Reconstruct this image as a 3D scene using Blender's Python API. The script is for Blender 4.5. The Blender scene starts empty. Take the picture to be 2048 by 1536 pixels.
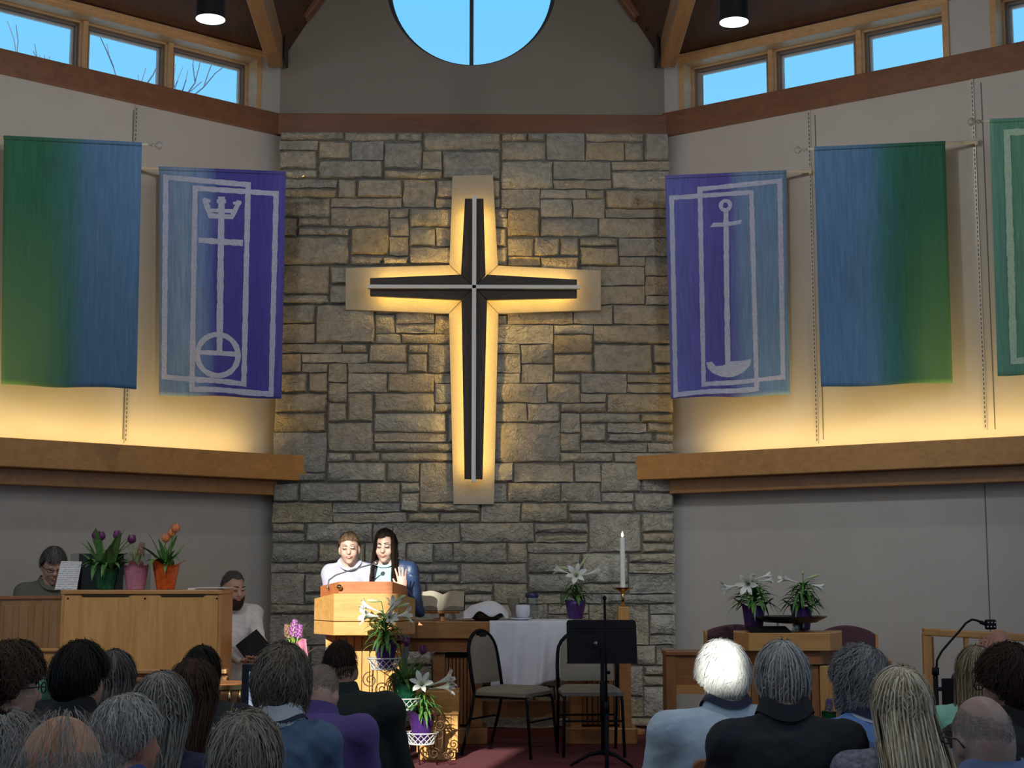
import bpy, bmesh, math, random
import numpy as np
from mathutils import Vector, Matrix
random.seed(7); np.random.seed(7)
SC = bpy.context.scene
COL = SC.collection
R = math.radians
# ------------------------------------------------------------------ camera
CAMZ = 1.27; FPX = 3000.0; YAW = 0.8; PITCH = math.degrees(math.atan(382/3000.0))
cam_d = bpy.data.cameras.new('camera'); cam = bpy.data.objects.new('camera', cam_d); COL.objects.link(cam)
cam.location = (0, 0, CAMZ); cam.rotation_euler = (R(90+PITCH), 0, R(-YAW))
cam_d.sensor_width = 36; cam_d.lens = 36*FPX/2048; cam_d.clip_end = 400; cam_d.clip_start = .05
SC.camera = cam
SC.view_settings.view_transform = 'Standard'; SC.view_settings.look = 'None'
SC.view_settings.gamma = 1.0; SC.view_settings.use_curve_mapping = False
SC.view_settings.exposure = 0.0
# ------------------------------------------------------------------ sky
wd = bpy.data.worlds.new('sky'); SC.world = wd; wd.use_nodes = True
nt = wd.node_tree; nt.nodes.clear()
_o = nt.nodes.new('ShaderNodeOutputWorld'); _b = nt.nodes.new('ShaderNodeBackground')
_t = nt.nodes.new('ShaderNodeTexCoord'); _s = nt.nodes.new('ShaderNodeSeparateXYZ'); _r = nt.nodes.new('ShaderNodeValToRGB')
nt.links.new(_t.outputs['Generated'], _s.inputs[0]); nt.links.new(_s.outputs['Z'], _r.inputs[0])
_r.color_ramp.elements[0].position = 0.0; _r.color_ramp.elements[0].color = (.40, .70, .95, 1)
_r.color_ramp.elements[1].position = 1.0; _r.color_ramp.elements[1].color = (.07, .30, .80, 1)
_e = _r.color_ramp.elements.new(.42); _e.color = (.15, .60, 1.0, 1)
nt.links.new(_r.outputs[0], _b.inputs[0]); _b.inputs[1].default_value = 1.1
nt.links.new(_b.outputs[0], _o.inputs[0])
# ------------------------------------------------------------------ sun
SUN_AZ, SUN_EL = R(12), R(23)
SUN_D = Vector((math.sin(SUN_AZ)*math.cos(SUN_EL), math.cos(SUN_AZ)*math.cos(SUN_EL), -math.sin(SUN_EL)))
sd = bpy.data.lights.new('sun', 'SUN'); sd.energy = 8.5; sd.angle = R(.45); sd.color = (1.0, .93, .80)
sun = bpy.data.objects.new('sun', sd); COL.objects.link(sun); sun.location = (-8, -20, 20)
sun.rotation_euler = SUN_D.to_track_quat('-Z', 'Y').to_euler()
# ------------------------------------------------------------------ pixel helpers (2048x1536 frame)
_f = Vector((math.sin(R(YAW))*math.cos(R(PITCH)), math.cos(R(YAW))*math.cos(R(PITCH)), math.sin(R(PITCH))))
_rt = Vector((math.cos(R(YAW)), -math.sin(R(YAW)), 0)); _up = _rt.cross(_f)
CP = Vector((0, 0, CAMZ))
def ray(px, py): return _f + _rt*((px-1024)/FPX) + _up*((768-py)/FPX)
def W(px, py, Y):
    d = ray(px, py); return CP + d*(Y/d.y)
def atZ(px, py, z):
    d = ray(px, py); return CP + d*((z-CAMZ)/d.z)
def onplane(px, py, p0, n):
    d = ray(px, py); return CP + d*((p0-CP).dot(n)/d.dot(n))
def pxm(Y): return FPX/Y*0.99
# ------------------------------------------------------------------ mesh builder
ORG = {}
class MB:
    def __init__(s): s.v = []; s.f = []; s.m = []; s.cur = 0
    def add(s, vs, fs):
        b = len(s.v); s.v += [tuple(p) for p in vs]; s.f += [tuple(b+i for i in f) for f in fs]; s.m += [s.cur]*len(fs); return s
    def box(s, lo, hi, fr=None):
        x0, y0, z0 = lo; x1, y1, z1 = hi
        P = [(x0,y0,z0),(x1,y0,z0),(x1,y1,z0),(x0,y1,z0),(x0,y0,z1),(x1,y0,z1),(x1,y1,z1),(x0,y1,z1)]
        if fr: P = [fr(*p) for p in P]
        F = [(0,3,2,1),(4,5,6,7),(0,1,5,4),(1,2,6,5),(2,3,7,6),(3,0,4,7)]
        a, b, c, d = (Vector(P[i]) for i in (0, 1, 3, 4))
        if (b-a).cross(c-a).dot(d-a) < 0: F = [f[::-1] for f in F]
        return s.add(P, F)
    def cbox(s, c, sz, rot=None):
        x, y, z = sz[0]/2, sz[1]/2, sz[2]/2; c = Vector(c)
        fr = (lambda a, b, d: tuple(c + (rot @ Vector((a, b, d)) if rot else Vector((a, b, d)))))
        return s.box((-x,-y,-z), (x,y,z), fr)
    def prism(s, poly, a, b):
        """poly: list of Vectors at base; a,b offset vectors for the two ends"""
        n = len(poly); a = Vector(a); b = Vector(b); P = [Vector(p)+a for p in poly]+[Vector(p)+b for p in poly]
        nrm = Vector((0,0,0))
        for i in range(n): nrm += Vector(poly[i]).cross(Vector(poly[(i+1) % n]))
        fl = nrm.dot(b-a) < 0
        F = [tuple(range(n))[::-1], tuple(range(n, 2*n))]+[(i, (i+1) % n, n+(i+1) % n, n+i) for i in range(n)]
        if fl: F = [f[::-1] for f in F]
        return s.add(P, F)
    def tube(s, path, r, seg=8, cap=True, rs=None):
        path = [Vector(p) for p in path]; n = len(path); rings = []
        t = (path[1]-path[0]).normalized(); up = Vector((0,0,1)) if abs(t.z) < .9 else Vector((1,0,0))
        u = t.cross(up).normalized()
        for i, p in enumerate(path):
            t = (path[min(i+1, n-1)]-path[max(i-1, 0)]).normalized()
            u = (u - t*u.dot(t)).normalized(); w = t.cross(u); rr = rs[i] if rs else r
            rings.append([p+u*(rr*math.cos(2*math.pi*k/seg))+w*(rr*math.sin(2*math.pi*k/seg)) for k in range(seg)])
        V = [p for ring in rings for p in ring]; F = []
        for i in range(n-1):
            for k in range(seg):
                a = i*seg+k; b = i*seg+(k+1) % seg; F.append((a, b, b+seg, a+seg))
        if cap: F += [tuple(range(seg))[::-1], tuple(range((n-1)*seg, n*seg))]
        return s.add(V, F)
    def lathe(s, prof, c, seg=24, axis=None, capb=True, capt=True, ruf=None):
        """prof: (r,z) pairs, c base point"""
        c = Vector(c); q = axis.to_track_quat('Z', 'Y') if axis else None; V = []; F = []; n = len(prof)
        for i, (r, z) in enumerate(prof):
            for k in range(seg):
                a = 2*math.pi*k/seg; rr = r*(ruf(a, i) if ruf else 1); zz = z
                p = Vector((rr*math.cos(a), rr*math.sin(a), zz)); V.append(c+(q @ p if q else p))
        for i in range(n-1):
            for k in range(seg):
                a = i*seg+k; b = i*seg+(k+1) % seg; F.append((a, b, b+seg, a+seg))
        if capb: F.append(tuple(range(seg))[::-1])
        if capt: F.append(tuple(range((n-1)*seg, n*seg)))
        return s.add(V, F)
    def ell(s, c, r, seg=14, rings=8, rot=None):
        c = Vector(c); V = []; F = []
        for i in range(rings+1):
            th = math.pi*i/rings
            for k in range(seg):
                a = 2*math.pi*k/seg; p = Vector((r[0]*math.sin(th)*math.cos(a), r[1]*math.sin(th)*math.sin(a), -r[2]*math.cos(th)))
                V.append(c+(rot @ p if rot else p))
        for i in range(rings):
            for k in range(seg):
                a = i*seg+k; b = i*seg+(k+1) % seg; F.append((a, b, b+seg, a+seg))
        return s.add(V, F)
    def grid(s, fn, nu, nv, closed=False):
        V = [fn(i/nu, j/nv) for j in range(nv+1) for i in range(nu+1)]
        F = [(j*(nu+1)+i, j*(nu+1)+i+1, (j+1)*(nu+1)+i+1, (j+1)*(nu+1)+i) for j in range(nv) for i in range(nu)]
        return s.add(V, F)
    def build(s, name, mat, parent=None, smooth=False, bev=0, solid=0, origin=None, flat_angle=None, kind=None):
        me = bpy.data.meshes.new(name)
        if parent is not None: o0 = ORG[parent.name]
        elif origin is not None: o0 = Vector(origin)
        else:
            A = np.array(s.v); o0 = Vector(((A[:,0].min()+A[:,0].max())/2, (A[:,1].min()+A[:,1].max())/2, A[:,2].min()))
        A = np.array([tuple(p) for p in s.v], dtype=float)-np.array(o0)
        me.from_pydata(A.tolist(), [], s.f)
        ms = mat if isinstance(mat, (list, tuple)) else [mat]
        for m in ms: me.materials.append(m)
        if len(ms) > 1: me.polygons.foreach_set('material_index', s.m)
        if smooth:
            me.polygons.foreach_set('use_smooth', [True]*len(me.polygons))
            if flat_angle: me.set_sharp_from_angle(angle=R(flat_angle))
        me.update()
        ob = bpy.data.objects.new(name, me); COL.objects.link(ob)
        ORG[ob.name] = Vector(o0)
        if parent is not None: ob.parent = parent
        else: ob.location = o0
        if bev:
            md = ob.modifiers.new('bevel', 'BEVEL'); md.width = bev; md.segments = 2; md.limit_method = 'ANGLE'; md.angle_limit = R(40)
        if solid:
            md = ob.modifiers.new('solid', 'SOLIDIFY'); md.thickness = solid; md.offset = 0
        if kind: ob['kind'] = kind
        return ob
def tag(o, label, cat, group=None):
    o['label'] = label; o['category'] = cat
    if group: o['group'] = group
    return o
def thing(name, loc, label, cat, group=None):
    o = bpy.data.objects.new(name, None); COL.objects.link(o); o.location = loc; o.empty_display_size = .1
    ORG[o.name] = Vector(loc); return tag(o, label, cat, group)
def struct(o): o['kind'] = 'structure'; return o
# ------------------------------------------------------------------ materials
def _new(name):
    m = bpy.data.materials.new(name); m.use_nodes = True; t = m.node_tree; t.nodes.clear()
    o = t.nodes.new('ShaderNodeOutputMaterial'); p = t.nodes.new('ShaderNodeBsdfPrincipled'); t.links.new(p.outputs[0], o.inputs[0])
    return m, t, p
def _coord(t, stretch=(1,1,1), rot=(0,0,0)):
    c = t.nodes.new('ShaderNodeTexCoord'); mp = t.nodes.new('ShaderNodeMapping')
    mp.inputs['Scale'].default_value = stretch; mp.inputs['Rotation'].default_value = rot
    t.links.new(c.outputs['Object'], mp.inputs[0]); return mp.outputs[0]
def _noise(t, vec, scale, detail=4, rough=.55, dist=0):
    n = t.nodes.new('ShaderNodeTexNoise'); n.inputs['Scale'].default_value = scale; n.inputs['Detail'].default_value = detail
    n.inputs['Roughness'].default_value = rough; n.inputs['Distortion'].default_value = dist
    t.links.new(vec, n.inputs['Vector']); return n.outputs[0]
def _ramp(t, fac, stops):
    r = t.nodes.new('ShaderNodeValToRGB'); e = r.color_ramp.elements
    e[0].position, e[0].color = stops[0][0], (*stops[0][1], 1); e[1].position, e[1].color = stops[-1][0], (*stops[-1][1], 1)
    for p, c in stops[1:-1]:
        q = e.new(p); q.color = (*c, 1)
    t.links.new(fac, r.inputs[0]); return r.outputs[0]
def _bump(t, p, h, strength, dist=.01):
    b = t.nodes.new('ShaderNodeBump'); b.inputs['Strength'].default_value = strength; b.inputs['Distance'].default_value = dist
    t.links.new(h, b.inputs['Height']); t.links.new(b.outputs[0], p.inputs['Normal'])
def M(name, col, rough=.6, metal=0, var=.12, scale=18, bump=0, bscale=60, stretch=(1,1,1), col2=None, bdist=.01, spec=.5, sheen=0, trans=0, sss=0):
    m, t, p = _new(name); v = _coord(t, stretch)
    n = _noise(t, v, scale)
    c1 = tuple(max(0, c*(1-var)) for c in col); c2 = col2 if col2 else tuple(min(1, c*(1+var)) for c in col)
    t.links.new(_ramp(t, n, [(.3, c1), (.7, c2)]), p.inputs['Base Color'])
    p.inputs['Roughness'].default_value = rough; p.inputs['Metallic'].default_value = metal
    p.inputs['Specular IOR Level'].default_value = spec
    if sheen: p.inputs['Sheen Weight'].default_value = sheen
    if sss:
        p.inputs['Subsurface Weight'].default_value = sss; p.inputs['Subsurface Radius'].default_value = (.02, .008, .005); p.inputs['Subsurface Scale'].default_value = .5
    if trans: p.inputs['Transmission Weight'].default_value = trans
    if bump: _bump(t, p, _noise(t, v, bscale, 5), bump, bdist)
    return m
def wood(name, c1, c2, axis='x', sc=1.0, rough=.38, contrast=1.0):
    m, t, p = _new(name)
    st = {'x': (.9, 9, 9), 'y': (9, .9, 9), 'z': (9, 9, .9)}[axis]
    v = _coord(t, tuple(a*sc for a in st))
    n1 = _noise(t, v, 2.2, 6, .6, 1.2)
    n2 = _noise(t, _coord(t, tuple(a*sc*5 for a in st)), 4, 3, .6)
    mx = t.nodes.new('ShaderNodeMath'); mx.operation = 'MULTIPLY_ADD'; mx.inputs[1].default_value = .35
    t.links.new(n2, mx.inputs[0]); t.links.new(n1, mx.inputs[2])
    mid = tuple((a+b)/2 for a, b in zip(c1, c2))
    t.links.new(_ramp(t, mx.outputs[0], [(.48, c1), (.66, mid), (.86, c2)]), p.inputs['Base Color'])
    p.inputs['Roughness'].default_value = rough
    _bump(t, p, n2, .12, .003); return m
def emit(name, col, s):
    m = bpy.data.materials.new(name); m.use_nodes = True; t = m.node_tree; t.nodes.clear()
    o = t.nodes.new('ShaderNodeOutputMaterial'); e = t.nodes.new('ShaderNodeEmission'); e.inputs[0].default_value = (*col, 1); e.inputs[1].default_value = s
    t.links.new(e.outputs[0], o.inputs[0]); return m
def glassm(name, tint=(1,1,1), gl=.05, rough=.02):
    m = bpy.data.materials.new(name); m.use_nodes = True; t = m.node_tree; t.nodes.clear()
    o = t.nodes.new('ShaderNodeOutputMaterial'); a = t.nodes.new('ShaderNodeBsdfTransparent'); g = t.nodes.new('ShaderNodeBsdfGlossy'); x = t.nodes.new('ShaderNodeMixShader')
    a.inputs[0].default_value = (*tint, 1); g.inputs['Roughness'].default_value = rough; x.inputs[0].default_value = gl
    t.links.new(a.outputs[0], x.inputs[1]); t.links.new(g.outputs[0], x.inputs[2]); t.links.new(x.outputs[0], o.inputs[0]); return m

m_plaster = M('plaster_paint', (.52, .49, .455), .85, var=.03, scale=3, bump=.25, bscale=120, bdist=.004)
m_plaster_dim = M('plaster_dimmed', (.30, .265, .225), .85, var=.03, scale=3, bump=.25, bscale=120, bdist=.004)  # same wall plaster, with the gable's dimness put into the colour
m_oak_x = wood('oak_along_x', (.46, .22, .07), (.60, .31, .11), 'x')
m_oak_z = wood('oak_along_z', (.46, .22, .07), (.62, .33, .12), 'z')
m_oakd_x = wood('dark_oak_x', (.26, .10, .035), (.36, .15, .055), 'x')
m_oakd_z = wood('dark_oak_z', (.24, .10, .035), (.34, .15, .055), 'z')
m_trim = wood('reddish_trim', (.17, .07, .035), (.24, .105, .055), 'x', .6)
m_beam = wood('beam_oak', (.42, .20, .055), (.55, .28, .085), 'x', .7)
m_lowbeam = wood('low_beam_oak', (.34, .16, .05), (.45, .22, .075), 'x', .7)
m_winwood = wood('window_wood', (.50, .29, .13), (.62, .38, .19), 'x', 1, .4)
m_deck = wood('ceiling_deck', (.05, .022, .014), (.095, .042, .024), 'y', .4, .6)
m_rafter = wood('rafter_wood', (.26, .14, .06), (.40, .22, .10), 'y', .5, .5)
m_steel = M('dark_steel', (.03, .03, .035), .45, .6, var=.1)
m_black = M('black_paint', (.008, .008, .010), .55, var=.2, spec=.2)
m_blackm = M('black_metal', (.007, .009, .013), .6, 0, var=.15, spec=.12)
m_chrome = M('chrome', (.75, .75, .75), .15, 1.0, var=.03)
m_brass = M('brass', (.75, .56, .25), .2, 1.0, var=.05)
m_white = M('white_paint', (.85, .85, .84), .4, var=.03)
m_glass = glassm('window_glass', (.97, .99, 1.0), .03)
m_carpet = M('maroon_carpet', (.13, .022, .032), .95, var=.25, scale=60, bump=.6, bscale=400, bdist=.004)
m_mortar = M('mortar', (.19, .18, .165), .95, var=.15, scale=25, bump=.7, bscale=150, bdist=.006)
# ================================================================== STRUCTURE
YW = 12.95          # plaster face of the front wall
YS = 12.80          # mean face of the stone veneer
xL = W(560, 200, YW).x; xR = W(1329, 200, YW).x; xc = (xL+xR)/2
aL, aR = R(49.8), R(54.1)
eL = Vector((-math.sin(aL), -math.cos(aL), 0)); nL = Vector((math.cos(aL), -math.sin(aL), 0)); cL = Vector((xL, YW, 0))
eR = Vector((math.sin(aR), -math.cos(aR), 0)); nR = Vector((-math.cos(aR), -math.sin(aR), 0)); cR = Vector((xR, YW, 0))
class Side:
    def __init__(s, c, e, n): s.c, s.e, s.n = c, e, n
    def p(s, u, d, z): return tuple(s.c + s.e*u + s.n*d + Vector((0,0,z)))
    def uz(s, px, py, d=0):
        q = onplane(px, py, s.c+s.n*d, s.n); return (q-s.c).dot(s.e), q.z
L = Side(cL, eL, nL); RT = Side(cR, eR, nR)
ZT0 = W(948, 264, YS).z; ZT1 = W(948, 232, YW).z     # trim band above the stone
YREAR = -3.0; XN = 8.5; ZW = 5.9
uLend = (XN+xL)/math.sin(aL); uRend = (XN-xR)/math.sin(aR)
# floors
mb = MB().box((-9, -3.2, -.48), (9, 10.02, -.28)); struct(mb.build('floor', m_carpet))
mb = MB().box((-9, 10.0, -.28), (9, 13.2, 0)); o = mb.build('floor_platform', m_carpet, bev=.02); struct(o)
MB().box((-9, 9.99, -.285), (9, 10.0, -.02)).build('riser', m_oakd_x, o)
# ---------------- windows in the side walls
def holes_wall(fr, u0, u1, z0, z1, holes, d0, d1, mb=None):
    mb = mb or MB()
    us = sorted({u0, u1, *[h[0] for h in holes], *[h[1] for h in holes]}); zs = sorted({z0, z1, *[h[2] for h in holes], *[h[3] for h in holes]})
    for i in range(len(us)-1):
        for j in range(len(zs)-1):
            um, zm = (us[i]+us[i+1])/2, (zs[j]+zs[j+1])/2
            if any(h[0] < um < h[1] and h[2] < zm < h[3] for h in holes): continue
            mb.box((us[i], d0, zs[j]), (us[i+1], d1, zs[j+1]), fr)
    return mb
WIN = 0
def clerestory(side, u0, u1, z0, z1, mull, depth=.22):
    """wood lined opening with three framed panes"""
    global WIN; WIN += 1
    fr = side.p; b = .045
    mb = MB()
    mb.box((u0-.05, -depth, z1), (u1+.05, .02, z1+b), fr); mb.box((u0-.05, -depth, z0-b), (u1+.05, .0, z0), fr)
    mb.box((u0-.05, -depth, z0), (u0, .02, z1), fr); mb.box((u1, -depth, z0), (u1+.05, .02, z1), fr)
    w = mb.build('window_%d' % WIN, m_winwood); struct(w)
    es = [u0]+mull+[u1]
    for q in mull:
        MB().box((q-.02, -depth, z0), (q+.02, -depth+.12, z1), fr).build('mullion', m_winwood, w)
    for i in range(len(es)-1):
        a, c = es[i]+(.02 if i else 0), es[i+1]-(.02 if i < len(es)-2 else 0)
        for k, (ins, dd) in enumerate(((.0, .09), (.022, .06), (.044, .03))):
            mb = MB(); t = .016
            mb.box((a+ins, -depth, z0+ins*.6), (a+ins+t, -depth+dd, z1-ins), fr); mb.box((c-ins-t, -depth, z0+ins*.6), (c-ins, -depth+dd, z1-ins), fr)
            mb.box((a+ins, -depth, z1-ins-t), (c-ins, -depth+dd, z1-ins), fr); mb.box((a+ins, -depth, z0+ins*.6), (c-ins, -depth+dd, z0+ins*.6+t), fr)
            mb.build('sash', [m_winwood, m_sash, m_sash2][k], w)
        MB().box((a+.05, -depth+.008, z0+.03), (c-.05, -depth+.014, z1-.05), fr).build('pane', m_glass, w)
m_sash = M('sash_brown', (.22, .15, .11), .45, var=.1); m_sash2 = M('sash_light', (.50, .42, .36), .4, var=.1)
# left opening: its right jamb at px 512, sill y 218, head y 120
uA, zA1 = L.uz(512, 120); _, zA0 = L.uz(512, 219)
zsill = zA0; zhead = zA1
def u_at(side, px, py, d=0): return side.uz(px, py, d)[0]
dg = -.2
uLm1 = u_at(L, 331, 130, dg); uLm2 = u_at(L, 160, 90, dg); uLe = 2*uLm2-uLm1+.0
clerestory(L, uA, uLe, zsill, zhead, [uLm1, uLm2])
uA2 = uLe+.5
uB, zB1 = RT.uz(1369, 128); _, zB0 = RT.uz(1369, 221)
uRm1 = u_at(RT, 1551, 160, dg); uRm2 = u_at(RT, 1727, 130, dg); uRe = u_at(RT, 1886, 60)
clerestory(RT, uB, uRe, zB0, zB1, [uRm1, uRm2])
uC = u_at(RT, 1995, 60)
clerestory(RT, uC, uC+uRe-uB, zB0, zB1, [uC+uRm1-uB, uC+uRm2-uB])
clerestory(L, uA2, uA2+uLe-uA, zsill, zhead, [uA2+uLm1-uA, uA2+uLm2-uA])
wl = holes_wall(L.p, -.3, uLend+.3, -.3, ZW+.6, [(uA-.03, uLe+.03, zsill-.03, zhead+.03), (uA2-.03, uA2+uLe-uA+.03, zsill-.03, zhead+.03)], -.24, 0); wl = struct(wl.build('wall_left', m_plaster))
wr = holes_wall(RT.p, -.3, uRend+.3, -.3, ZW+.6, [(uB-.03, uRe+.03, zB0-.03, zB1+.03), (uC-.03, uC+uRe-uB+.03, zB0-.03, zB1+.03)], -.24, 0); wr = struct(wr.build('wall_right', m_plaster))
# trim bands: sill trim along side walls and the front wall
TR = 0
def trim(mb, mat=m_trim, bev=.006):
    global TR; TR += 1
    o = struct(mb.build('trim_%d' % TR, mat, bev=bev)); return o
trim(MB().box((0, 0, ZT0), (uLend, .045, zsill-.0), L.p))
trim(MB().box((0, 0, ZT0), (uRend, .045, zB0-.0), RT.p))
trim(MB().box((xL-.03, YW-.06, ZT0), (xR+.03, YW, ZT1)))
trim(MB().box((0, 0, zhead+.04), (uLend, .03, zhead+.09), L.p), m_winwood)
trim(MB().box((0, 0, zB1+.04), (uRend, .03, zB1+.09), RT.p), m_winwood)
# thin seams of the panelled side walls
sm = M('panel_seam', (.16, .15, .14), .8)
for px, y0, y1, sd_ in ((1969, 963, 1330, RT), (1630, 230, 880, RT), (1962, 165, 860, RT), (267, 220, 880, L)):
    u, za = sd_.uz(px, y0); _, zb = sd_.uz(px, y1)
    MB().box((u-.004, 0, zb), (u+.004, .003, za), sd_.p).build('seam', sm, wr if sd_ is RT else wl)
# ---------------- front gable with the round window
rc = W(943, -33, YW); rr = (W(943+161, -33, YW)-rc).length; ro = rr*1.055
mb = MB(); N = 96; x0, x1, z0, z1 = xL-.35, xR+.35, ZT0, 9.7
angs = sorted([2*math.pi*k/N for k in range(N)]+[math.atan2(zz-rc.z, xx-rc.x) % (2*math.pi) for xx in (x0, x1) for zz in (z0, z1)])
def outer(a):
    c, s_ = math.cos(a), math.sin(a); ts = []
    if abs(c) > 1e-6: ts.append(((x1 if c > 0 else x0)-rc.x)/c)
    if abs(s_) > 1e-6: ts.append(((z1 if s_ > 0 else z0)-rc.z)/s_)
    t = min(ts); return (rc.x+c*t, rc.z+s_*t)
n = len(angs); V = []
for a in angs:
    ox, oz = outer(a); ix, iz = rc.x+ro*math.cos(a), rc.z+ro*math.sin(a)
    V += [(ox, YW, oz), (ix, YW, iz), (ix, YW+.24, iz), (ox, YW+.24, oz)]
F = []
for i in range(n):
    j = (i+1) % n
    for k in range(3): F.append((4*i+k, 4*i+k+1, 4*j+k+1, 4*j+k))
mb.add(V, F); wg = mb.build('wall_front_gable', m_plaster_dim); struct(wg); wg.data.flip_normals()
m_ring = M('window_ring_paint', (.07, .08, .10), .5)
mb = MB()
def ringmesh(mb, r0, r1, ya, yb, N=72):
    V = []; F = []
    for k in range(N):
        a = 2*math.pi*k/N; c, s_ = math.cos(a), math.sin(a)
        for r_, y_ in ((r0, ya), (r1, ya), (r1, yb), (r0, yb)): V.append((rc.x+r_*c, y_, rc.z+r_*s_))
    for k in range(N):
        j = (k+1) % N
        for q in range(4): F.append((4*k+q, 4*k+(q+1) % 4, 4*j+(q+1) % 4, 4*j+q))
    return mb.add(V, F)
ringmesh(mb, rr, ro+.004, YW+.10, YW+.2); WIN += 1
rw = struct(mb.build('window_%d' % WIN, m_ring, smooth=True, flat_angle=40))
MB().box((rc.x-.018, YW+.12, rc.z-rr), (rc.x+.018, YW+.17, rc.z+rr)).build('mullion', m_ring, rw)
MB().box((rc.x-rr, YW+.12, rc.z-.018), (rc.x+rr, YW+.17, rc.z+.018)).build('mullion', m_ring, rw)
MB().lathe([(rr*1.01, 0), (rr*1.01, .006)], (rc.x, YW+.15, rc.z), 64, Vector((0, -1, 0))).build('pane', m_glass, rw)
# ---------------- ceiling (dark timber deck): steep centre vault between two hips, side slopes
HR = .2
def hipz(Y): return ZW+HR*(YW-Y)
def quad(mb, *p): return mb.add(p, [tuple(range(len(p)))])
mb = MB(); Yb = YW+.4; Yr = YREAR-.4
xa, xb = xL+.02, xR-.02; FILL_SKYLIGHTS = []
quad(mb, (xa, Yb, hipz(Yb)), (xa, Yr, hipz(Yr)), (xc, Yr, hipz(Yr)+2.7), (xc, Yb, hipz(Yb)+2.7))
quad(mb, (xb, Yb, hipz(Yb)), (xc, Yb, hipz(Yb)+2.7), (xc, Yr, hipz(Yr)+2.7), (xb, Yr, hipz(Yr)))
for sg, xh, ue, S in ((-1, xa, uLend, L), (1, xb, uRend, RT)):
    A = (xh, Yb, hipz(Yb)); B = (xh, Yr, hipz(Yr)); Cc = (sg*(XN+.4), Yr, ZW-.05); D = Vector(S.p(ue+.4, -.3, ZW-.05)); E = Vector(S.p(-.1, -.3, ZW-.03))
    Yd = D.y; H0 = (xh, Yd, hipz(Yd)); quad(mb, A, E, D); quad(mb, A, D, H0)
    rz_ = lambda x, Y: hipz(Y)+(ZW-.05-hipz(Y))*(x-xh)/(sg*(XN+.4)-xh)
    sky = (3.2, 6.4, -2.6, 4.2) if sg > 0 else (-8.0, -6.0, -2.8, 3.0)  # unseen skylight openings added to fill the upper walls with daylight
    xs = sorted([xh, sg*(XN+.4), sky[0], sky[1]]); Ys = sorted([Yr, Yd, sky[2], sky[3]])
    for i in range(3):
        for j in range(3):
            if i == 1 and j == 1: continue
            quad(mb, *[(x, Y, rz_(x, Y)) for x, Y in ((xs[i], Ys[j]), (xs[i+1], Ys[j]), (xs[i+1], Ys[j+1]), (xs[i], Ys[j+1]))])
    FILL_SKYLIGHTS.append((sky, rz_))
ceil = struct(mb.build('ceiling', m_deck, solid=.06))
for (x0_, x1_, y0_, y1_), rz_ in FILL_SKYLIGHTS:
    WIN += 1; c4 = [Vector((x, Y, rz_(x, Y)+.03)) for x, Y in ((x0_, y0_), (x1_, y0_), (x1_, y1_), (x0_, y1_))]; mb = MB()
    for k in range(4): mb.tube([c4[k], c4[(k+1) % 4]], .05, 4)
    w = struct(mb.build('window_%d' % WIN, m_winwood)); mb = MB(); quad(mb, *c4); mb.build('pane', m_glass, w)
    nz = (c4[1]-c4[0]).cross(c4[3]-c4[0]).normalized(); ld = bpy.data.lights.new('portal', 'AREA'); ld.shape = 'RECTANGLE'; ld.size = (c4[1]-c4[0]).length; ld.size_y = (c4[3]-c4[0]).length; ld.cycles.is_portal = True
    lo = bpy.data.objects.new('fill_skylight_portal', ld); COL.objects.link(lo); xa_ = (c4[1]-c4[0]).normalized(); lo.matrix_world = Matrix.Translation(sum(c4, Vector())/4+nz*.06) @ Matrix((xa_, nz.cross(xa_), nz)).transposed().to_4x4()
# hip rafters, wall rafters, steel plates
def beam3(a, b, w, h, name, mat, parent=None):
    a, b = Vector(a), Vector(b); t = (b-a).normalized(); sdv = t.cross(Vector((0,0,1))).normalized(); upv = sdv.cross(t)
    mb = MB()
    mb.box((0, -w/2, -h/2), ((b-a).length, w/2, h/2), lambda x, y, z: tuple(a+t*x+sdv*y+upv*z)); return mb.build(name, mat, parent, bev=.008)
for sg, px0, px1 in ((-1, 552, 517), (1, 1335, 1368)):
    a = W(px0, 100, YW-.2); b = W(px1, -15, YW-1.2); b = a+(b-a)*6
    r = beam3(a, b, .13, .34, 'rafter', m_rafter); struct(r)
    a2 = W(590 if sg < 0 else 1293, 25, YW-.1); b2 = a2+Vector((-sg*1.0, 0, 1.42))*1.9
    r2 = beam3(a2, b2, .12, .26, 'rafter', m_trim); struct(r2)
    mb = MB(); p = W(572 if sg < 0 else 1313, 60, YW-.14)
    mb.cbox(p, (.02, .22, .62)); mb.cbox(p+Vector((-sg*.05, .02, .25)), (.1, .03, .5)); struct(mb.build('rafter_bracket', m_steel))
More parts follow.
